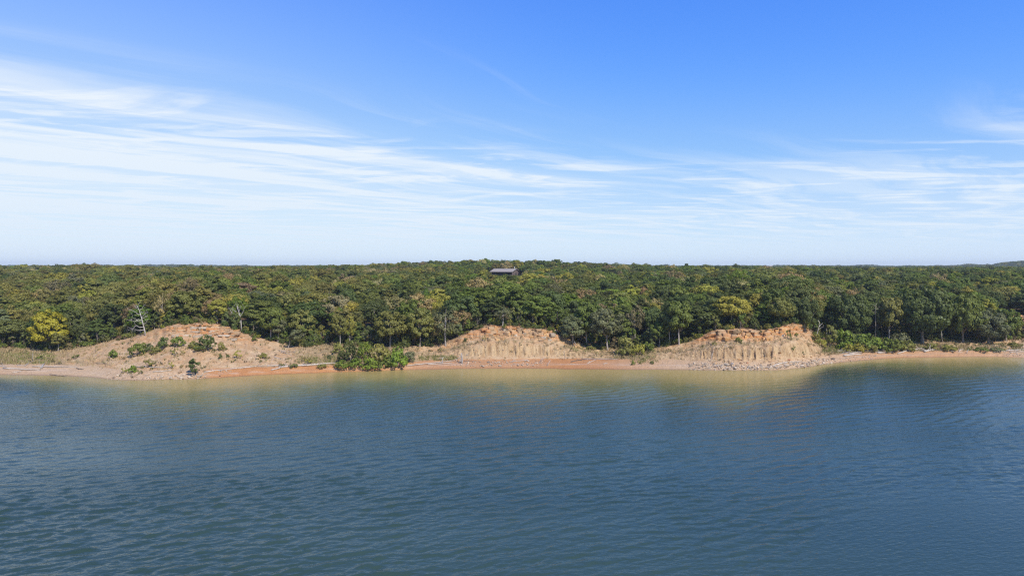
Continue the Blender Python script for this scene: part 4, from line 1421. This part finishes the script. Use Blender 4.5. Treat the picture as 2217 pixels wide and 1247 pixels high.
ST_PALE = stone_mat('pale_sandstone', (.46, .36, .25, 1), (.56, .46, .34, 1), (.27, .20, .14, 1))
ST_GREY = stone_mat('grey_sandstone', (.36, .285, .20, 1), (.47, .39, .29, 1), (.20, .15, .10, 1))
ST_ORANGE = stone_mat('orange_sandstone', (.50, .25, .08, 1), (.56, .36, .18, 1), (.26, .13, .06, 1))
ST_RED = stone_mat('red_sandstone', (.36, .13, .06, 1), (.44, .20, .10, 1), (.2, .08, .04, 1))
ST_TAN = stone_mat('tan_sandstone', (.40, .255, .135, 1), (.48, .33, .19, 1), (.24, .14, .08, 1))
ST_DARK = stone_mat('dark_stone', (.12, .09, .07, 1), (.20, .16, .12, 1), (.07, .05, .04, 1))
SMAT = {'pale': ST_PALE, 'grey': ST_GREY, 'orange': ST_ORANGE, 'red': ST_RED, 'tan': ST_TAN, 'dark': ST_DARK}
HULLS = [hull(300 + i, False, .62) for i in range(5)]
RMESH = {(c, i): mesh_np('rock', HULLS[i][0], HULLS[i][1], SMAT[c]) for c in SMAT for i in range(5)}

# u, v, width px, kind, label
ROCKS = [
    (433, 816, 15, 'grey', 'large grey boulder right of the little dark oak at the water'),
    (411, 817, 9, 'pale', 'pale rock at the water under the little dark oak'),
    (370, 819, 10, 'grey', 'flat grey rock at the waterline left of the little dark oak'),
    (476, 814, 5, 'dark', 'small dark stone alone on the red beach near the point'),
    (246, 819, 6, 'dark', 'dark rock at the left end of the rocky point'),
    (390, 806, 11, 'tan', 'tan boulder above the waterline left of the little dark oak'),
    (1045, 794, 10, 'pale', 'pale rock with a dark underside alone on the beach in the centre'),
    (1083, 793, 8, 'grey', 'flat grey rock right of the rock with the dark underside'),
    (1058, 785, 8, 'dark', 'dark rock among rubble below the middle bluff'),
    (1122, 792, 9, 'pale', 'pale rock near the water below the middle bluff, left of a pair'),
    (1131, 791, 8, 'pale', 'pale rock near the water below the middle bluff, right of a pair'),
    (1155, 792, 8, 'pale', 'pale rock alone on the red sand right of the rubble'),
    (1143, 789, 5, 'dark', 'small dark stone behind the pale rock alone on red sand'),
    (990, 774, 7, 'tan', 'tan block fallen beside the grey stump'),
    (1094, 775, 7, 'orange', 'orange block at the clay foot in the centre'),
    (1011, 769, 6, 'pale', 'pale slab on the lower clay face right of the grey stump'),
    (1688, 765, 8, 'orange', 'yellow-orange boulder lodged on the lower clay face'),
    (1708, 780, 8, 'red', 'red boulder at the foot of the clay bluff'),
    (1508, 791, 5, 'dark', 'dark stone starting the rock line below the clay bluff'),
    (1514, 797, 7, 'grey', 'grey rock at the water, first of the rock line'),
    (1536, 797, 8, 'pale', 'pale rock at the water, second of the rock line'),
    (1557, 793, 10, 'grey', 'dark-sided grey boulder with a pale neighbour in the rock line'),
    (1574, 791, 13, 'grey', 'broad grey boulder in the middle of the rock line'),
    (1592, 798, 12, 'grey', 'largest grey boulder at the waterline of the rock line'),
    (1609, 796, 9, 'pale', 'pale boulder right of the largest waterline boulder'),
    (1622, 796, 12, 'grey', 'wide grey boulder in the right half of the rock line'),
    (1636, 794, 8, 'pale', 'pale rock behind the wide grey boulder'),
    (1600, 779, 8, 'orange', 'orange slab tilted on the talus above the rock line'),
    (1585, 785, 7, 'tan', 'tan rock on the talus above the broad grey boulder'),
    (1618, 786, 6, 'red', 'reddish rock on the talus right of the orange slab'),
    (1550, 788, 7, 'orange', 'orange rock behind the dark-sided grey boulder'),
    (1704, 794, 13, 'pale', 'rounded pale boulder at the water under the white log'),
    (1718, 790, 7, 'grey', 'grey rock right of the rounded pale boulder'),
    (1741, 796, 6, 'dark', 'dark rock at the water right of the rounded pale boulder'),
    (1748, 789, 8, 'pale', 'pale rock where the rock line turns into the cove'),
    (1739, 773, 9, 'orange', 'orange block on the talus at the outer end of the bluff'),
    (1756, 774, 8, 'orange', 'second orange block on the outer talus'),
    (1772, 771, 9, 'tan', 'tilted tan slab on the outer talus'),
    (1761, 783, 8, 'grey', 'grey boulder on the outer talus near the water'),
    (1783, 787, 9, 'pale', 'pale boulder at the water near the tip of the rock line'),
    (1770, 790, 8, 'grey', 'grey boulder left of the tip of the rock line'),
    (1804, 778, 9, 'dark', 'dark slab behind the tip of the rock line'),
    (1800, 787, 7, 'grey', 'grey rock at the water right of the tip'),
    (1820, 785, 6, 'tan', 'last tan rock of the line towards the cove'),
    (1833, 776, 6, 'pale', 'pale rock under the driftwood pile in the cove'),
]
rrng = np.random.default_rng(71)
for k, (u, v, w, c, lab) in enumerate(ROCKS):
    p = hit(u, v); px = p.y / F; s = w * px
    o = link('rock', RMESH[(c, k % 5)], label=lab, cat='rock', group='rocks along the shore')
    o.location = (p.x, p.y, p.z + s * .14)
    o.rotation_euler = (rrng.normal() * .2, rrng.normal() * .2, rrng.uniform(0, 6.28))
    o.scale = (s * 1.05, s * rrng.uniform(.7, 1.0), s * rrng.uniform(.7, 1.0))


def rubble(name, boxes, label, mat, seed):
    rng = np.random.default_rng(seed)
    parts = []
    for (u0, u1, f0, f1, n, s0, s1) in boxes:       # f: 0 = waterline row, 1 = toe row, 2 = lip row
        for _ in range(n):
            u = rng.uniform(u0, u1); ua = np.array([u])
            a, b, c = (float(ctrl(ua, i)[0]) for i in (1, 2, 3))
            f = rng.uniform(f0, f1)
            v = a + (b - a) * f if f < 1 else b + (c - b) * (f - 1)
            p = hit(u, v)
            s = s0 * (s1 / s0) ** (rng.random() ** 2.2)
            V, Q = HULLS[int(rng.integers(0, 5))]
            an = rng.uniform(0, 6.28); ca, sa = math.cos(an), math.sin(an)
            Vr = V @ np.array([[ca, sa, 0], [-sa, ca, 0], [0, 0, 1]]) * s * rng.uniform(.7, 1.2, 3) + np.array([p.x, p.y, p.z + s * .12])
            parts.append((Vr, Q))
    V, Q = join(parts)
    link(name, mesh_np(name, V, Q, mat), kind='stuff', label=label)


RUB_PALE = island_mat('pale_rubble', [(0, (.58, .47, .35)), (.4, (.46, .36, .25)), (.7, (.34, .26, .18)), (.9, (.52, .38, .25)), (1, (.19, .14, .10))])
RUB_ORANGE = island_mat('orange_rubble', [(0, (.52, .30, .12)), (.35, (.50, .36, .22)), (.7, (.36, .22, .12)), (.9, (.56, .40, .22)), (1, (.20, .12, .08))])
rubble('pebble_rubble', [(232, 450, .02, .75, 420, .12, .75), (970, 1190, .25, 1.05, 330, .12, .75), (1490, 1800, .0, .85, 680, .18, 1.15), (1780, 1900, .02, .7, 200, .12, .6),
                         (2170, 2240, .2, .9, 110, .15, .5), (440, 500, .6, 1.0, 60, .1, .4), (1395, 1500, .15, .9, 70, .08, .3), (0, 240, .3, .9, 60, .08, .25), (560, 760, .05, .9, 30, .06, .2)],
       'pale rubble and pebbles along the water edge', RUB_PALE, 81)
rubble('slope_rubble', [(230, 600, 1.0, 1.8, 620, .10, .5), (950, 1230, 1.05, 1.8, 520, .10, .55), (1480, 1790, 1.0, 1.75, 640, .10, .6), (2000, 2217, 1.0, 1.9, 120, .1, .5), (1540, 1800, .85, 1.15, 160, .2, .8)],
       'broken orange and tan stones scattered on the bluff slopes', RUB_ORANGE, 82)

# rock set in the bluff faces: blocks and slabs, pieces of the terrain
BOXES = [hull(400 + i, True) for i in range(6)]
BMESH_ = {(c, i): mesh_np('rock_block', BOXES[i][0], BOXES[i][1], SMAT[c]) for c in ('tan', 'orange', 'grey', 'pale') for i in range(6)}
krng = np.random.default_rng(91)


def block(u, v, w, h, d, c, tilt=.09, out=.16, yaw=.22, name='rock_block'):
    p = hit(u, v); px = p.y / F
    o = link(name, BMESH_[(c, int(krng.integers(0, 6)))], TER)
    o.location = (p.x, p.y + d * px * (.5 - out) , p.z)
    o.rotation_euler = (krng.normal() * tilt, krng.normal() * tilt, krng.normal() * yaw)
    o.scale = (w * px, d * px, h * px)


for r, v0 in enumerate((713, 720, 727, 734)):           # jointed blocks in the face of the middle bluff
    u = 1058 + krng.uniform(-4, 4) + (0, -2, -6, -10)[r] * .5
    while u < 1200 - r * 3:
        w = krng.uniform(7, 15)
        v = v0 + max(0, (u - 1110) * .075) + krng.normal() * 1.2
        if krng.random() < .80:
            block(u + w / 2, v, w * .96, krng.uniform(6, 9), krng.uniform(9, 14), str(krng.choice(['tan', 'tan', 'pale', 'grey', 'orange'], p=[.42, .2, .06, .06, .26])))
        u += w + krng.uniform(0, 2.5)
for r, v0 in enumerate((717, 724, 731)):                 # orange cliff of the clay bluff
    u = 1536 + r * 2
    while u < 1738:
        w = krng.uniform(8, 17)
        rim = float(np.interp(u, [1536, 1550, 1650, 1700, 1727, 1742, 1760], [726, 717, 719, 710, 704, 714, 728]))
        v = rim + r * 7.5 + krng.normal() * 1.2
        if krng.random() < .78:
            block(u + w / 2, v, w * .94, krng.uniform(6, 10), krng.uniform(8, 13), str(krng.choice(['orange', 'tan', 'pale'], p=[.68, .24, .08])))
        u += w + krng.uniform(0, 3)
for r in range(6):                                       # thin pale beds under the rim of the left bluff
    u = 352 + krng.uniform(0, 8) + r * 3
    while u < 506 - r * 2:
        w = krng.uniform(9, 24)
        rim = float(np.interp(u, [350, 380, 430, 458, 500, 520], [715, 708, 705, 706, 717, 724]))
        v = rim + r * 4.3 + krng.normal() * .6
        if krng.random() < .85:
            block(u + w / 2, v, w, krng.uniform(3.4, 5.2), krng.uniform(9, 14), 'orange' if r == 0 else str(krng.choice(['tan', 'tan', 'pale'])), .04, .09, .12, 'rock_slab')
        u += w + krng.uniform(0, 4)
for (u, v, w, h) in ((2186, 686, 9, 7), (2196, 683, 11, 8), (2208, 685, 10, 7), (2192, 693, 8, 7), (2203, 694, 10, 8), (2214, 692, 9, 7), (2050, 739, 9, 4), (2064, 738, 11, 4), (2080, 739, 9, 4)):
    block(u, v, w, h, 10, 'orange')

# ------------------------------------------------------------------ the house on the hill
def build_house():
    def pm(name, a, rough=.7, b_=None, metal=0.):
        def f(T, p, out):
            pos = T.n('ShaderNodeTexCoord').outputs['Object']
            n = T.noise(T.vm('MULTIPLY', pos, (.6, .6, 4)), 1.2, 4, .6)
            T.put(p.inputs['Base Color'], T.mix(n, a, b_ or tuple(x * .8 for x in a[:3]) + (1,)))
            p.inputs['Roughness'].default_value = rough
            p.inputs['Metallic'].default_value = metal
        return principled(name, f)
    M_ROOF = pm('pale_metal_roof', (.36, .315, .27, 1), .65, (.30, .26, .225, 1))
    M_WALL = pm('brown_siding', (.15, .112, .102, 1), .85, (.12, .09, .083, 1))
    M_TRIM = pm('dark_trim', (.07, .05, .045, 1), .7)
    M_WHITE = pm('white_flue', (.75, .75, .73, 1), .4)
    M_GLASS = principled('window_glass', lambda T, p, out: (p.inputs['Base Color'].__setattr__('default_value', (.02, .03, .04, 1)), p.inputs['Roughness'].__setattr__('default_value', .06)))

    def boxes(bs):
        V = []; Q = []
        for (x0, x1, y0, y1, z0, z1) in bs:
            o = len(V)
            V += [(x0, y0, z0), (x1, y0, z0), (x1, y1, z0), (x0, y1, z0), (x0, y0, z1), (x1, y0, z1), (x1, y1, z1), (x0, y1, z1)]
            Q += [(o, o + 3, o + 2, o + 1), (o + 4, o + 5, o + 6, o + 7), (o, o + 1, o + 5, o + 4), (o + 1, o + 2, o + 6, o + 5), (o + 2, o + 3, o + 7, o + 6), (o + 3, o, o + 4, o + 7)]
        return np.array(V, float), np.array(Q)
    e = link('lake_house', None, label='long brown lake house with pale metal roof on the wooded hilltop', cat='house')
    L, D = 8.3, 4.6           # half length, half depth
    floor, eave, ridge = 17.9, 20.95, 22.75
    e.location = (HOUSE.x, HOUSE.y, floor)
    e.rotation_euler = (0, 0, math.radians(-33))
    E, R = eave - floor, ridge - floor
    def part(name, VQ, mat, par=e):
        return link(name, mesh_np(name, VQ[0], VQ[1], mat), par)
    g = ground(HOUSE.x, HOUSE.y)
    # front wall stands back under the porch roof
    yf = -D + 1.6
    part('wall', boxes([(-L, L, yf, yf + .2, 0, E)]), M_WALL)
    part('wall', boxes([(-L, L, D - .2, D, 0, E)]), M_WALL)
    for sx in (-1, 1):       # gable ends
        x0, x1 = (L - .2, L) if sx > 0 else (-L, -L + .2)
        pr = [(-D + (.0 if sx > 0 else 1.6), 0), (D, 0), (D, E), (0, R - .08), (-D + (.0 if sx > 0 else 1.6), E - .02 if sx > 0 else E + .5)]
        V = [(x0, y, z) for y, z in pr] + [(x1, y, z) for y, z in pr]
        me = bpy.data.meshes.new('gable_wall')
        n = len(pr)
        me.from_pydata(V, [], [tuple(range(n)), tuple(range(2 * n - 1, n - 1, -1))] + [(i, i + n, (i + 1) % n + n, (i + 1) % n) for i in range(n)])
        me.materials.append(M_WALL)
        link('gable_wall', me, e)
    part('foundation', boxes([(-L + .05, L - .05, -D + .1, D - .05, min(-1, g - floor - 1.5), -.003)]), M_TRIM)
    ov = .7
    sl = (R - E) / D
    for sy in (-1, 1):
        V = []
        for x in (-L - ov, L + ov):
            for (y, z) in ((0, R), (sy * (D + ov), E - sl * ov)):
                V.append((x, y, z)); V.append((x, y, z + .14))
        Q = [(0, 4, 6, 2), (1, 3, 7, 5), (0, 2, 3, 1), (4, 5, 7, 6), (2, 6, 7, 3), (0, 1, 5, 4)]
        rf = part('roof', (np.array(V, float), np.array(Q)), M_ROOF)
        k = int((2 * (L + ov)) / .9)
        for i in range(k + 1):                         # standing seams
            x = -L - ov + .05 + i * (2 * (L + ov) - .1) / k
            V = []
            for xx in (x - .03, x + .03):
                for (y, z) in ((0, R), (sy * (D + ov), E - sl * ov)):
                    V.append((xx, y, z + .141)); V.append((xx, y, z + .20))
            part('roof_seam', (np.array(V, float), np.array(Q)), M_ROOF, rf)
        part('fascia', boxes([(-L - ov, L + ov, sy * (D + ov) - .05 + sy * .06, sy * (D + ov) + .05 + sy * .06, E - sl * ov - .16, E - sl * ov + .13)]), M_TRIM, rf)
    part('ridge_cap', boxes([(-L - ov, L + ov, -.2, .2, R + .16, R + .22)]), M_ROOF)
    x = -L + 1.0
    for i, w in enumerate((1.5, 2.0, 1.1, 2.0, 2.0, 1.6, 1.6)):
        door = i == 2
        z0, z1 = (0.05, 2.1) if door else (.7 if i < 3 else .25, 2.25)
        wd = part('door' if door else 'window', boxes([(x - .08, x + w + .08, yf - .06, yf - .003, z0 - .08, z1 + .08)]), M_TRIM)
        part('pane', boxes([(x, x + w / 2 - .03, yf - .09, yf - .063, z0, z1)]), M_GLASS, wd)
        part('pane', boxes([(x + w / 2 + .03, x + w, yf - .09, yf - .063, z0, z1)]), M_GLASS, wd)
        x += w + .55
    wd = part('window', boxes([(L + .003, L + .06, -.6, .6, .9, 2.1)]), M_TRIM)
    part('pane', boxes([(L + .063, L + .09, -.52, .52, .98, 2.02)]), M_GLASS, wd)
    dk = part('deck', boxes([(-L, L - .25, -D - .2, yf - .1, -.25, -.02)]), M_TRIM)
    for i in range(6):
        xx = -L + .2 + i * (2 * L - .9) / 5
        part('porch_post', boxes([(xx - .08, xx + .08, -D - .1, -D + .06, -.019, E - .12)]), M_TRIM)
    part('railing', boxes([(-L + .3, L - .6, -D - .06, -D + .02, .9, .98)]), M_TRIM, dk)
    a = np.linspace(0, 2 * math.pi, 11)[:-1]
    V, Q = tube([(L - 1.6, .9, R - .5), (L - 1.6, .9, R + .9), (L - 1.6, .9, R + 1.25)], [.17, .17, .17], 10)
    fl = part('flue_pipe', (V, Q), M_WHITE)
    V, Q = tube([(L - 1.6, .9, R + 1.26), (L - 1.6, .9, R + 1.42)], [.27, .20], 10)
    part('flue_cap', (V, Q), M_WHITE, fl)
    # a far white barn, just showing over the woods
    b = link('white_barn', None, label='tiny white barn far off on the horizon over the right bluff', cat='barn')
    yb = 1250.0; xb = (1664 - CX) / F * yb
    zb = CAMH + (HV - 577.5) * yb / F - 3.0
    b.location = (xb, yb, zb)
    gb = ground(xb, yb)
    part('wall', boxes([(-5.5, 5.5, -4, 4, min(-1, gb - zb - .5), 3.4)]), M_WHITE, b)
    V = [(-5.9, -4.5, 3.3), (5.9, -4.5, 3.3), (5.9, 0, 5.2), (-5.9, 0, 5.2), (5.9, 4.5, 3.3), (-5.9, 4.5, 3.3)]
    V = V + [(x_, y_, z_ + .15) for x_, y_, z_ in V]
    Q = [(0, 3, 2, 1), (3, 5, 4, 2), (6, 7, 8, 9), (9, 8, 10, 11), (0, 1, 7, 6), (4, 5, 11, 10), (1, 2, 8, 7), (2, 4, 10, 8), (5, 3, 9, 11), (3, 0, 6, 9)]
    part('roof', (np.array(V, float), np.array(Q)), M_ROOF, b)
    part('door', boxes([(-1.2, 1.2, -4.06, -4.003, .1, 2.6)]), M_TRIM, b)


build_house()

# ------------------------------------------------------------------ air between the shore and the far woods
def build_haze():
    V, Q = [], []
    x0, x1, y0, y1, z0, z1 = -14000, 14000, -2600, 7200, -5.0, 75.0
    V = [(x0, y0, z0), (x1, y0, z0), (x1, y1, z0), (x0, y1, z0), (x0, y0, z1), (x1, y0, z1), (x1, y1, z1), (x0, y1, z1)]
    Q = [(0, 3, 2, 1), (4, 5, 6, 7), (0, 1, 5, 4), (1, 2, 6, 5), (2, 3, 7, 6), (3, 0, 4, 7)]
    m = bpy.data.materials.new('haze'); m.use_nodes = True
    T = NT(m.node_tree)
    v = T.n('ShaderNodeVolumePrincipled', {'Color': (.80, .90, 1.0, 1), 'Density': .00012})
    v.inputs['Anisotropy'].default_value = .0
    o = T.n('ShaderNodeOutputMaterial')
    T.put(o.inputs['Volume'], v.outputs[0])
    link('haze', mesh_np('haze', np.array(V, float), np.array(Q), m), kind='stuff', label='thin pale blue air over the lake and woods')


build_haze()
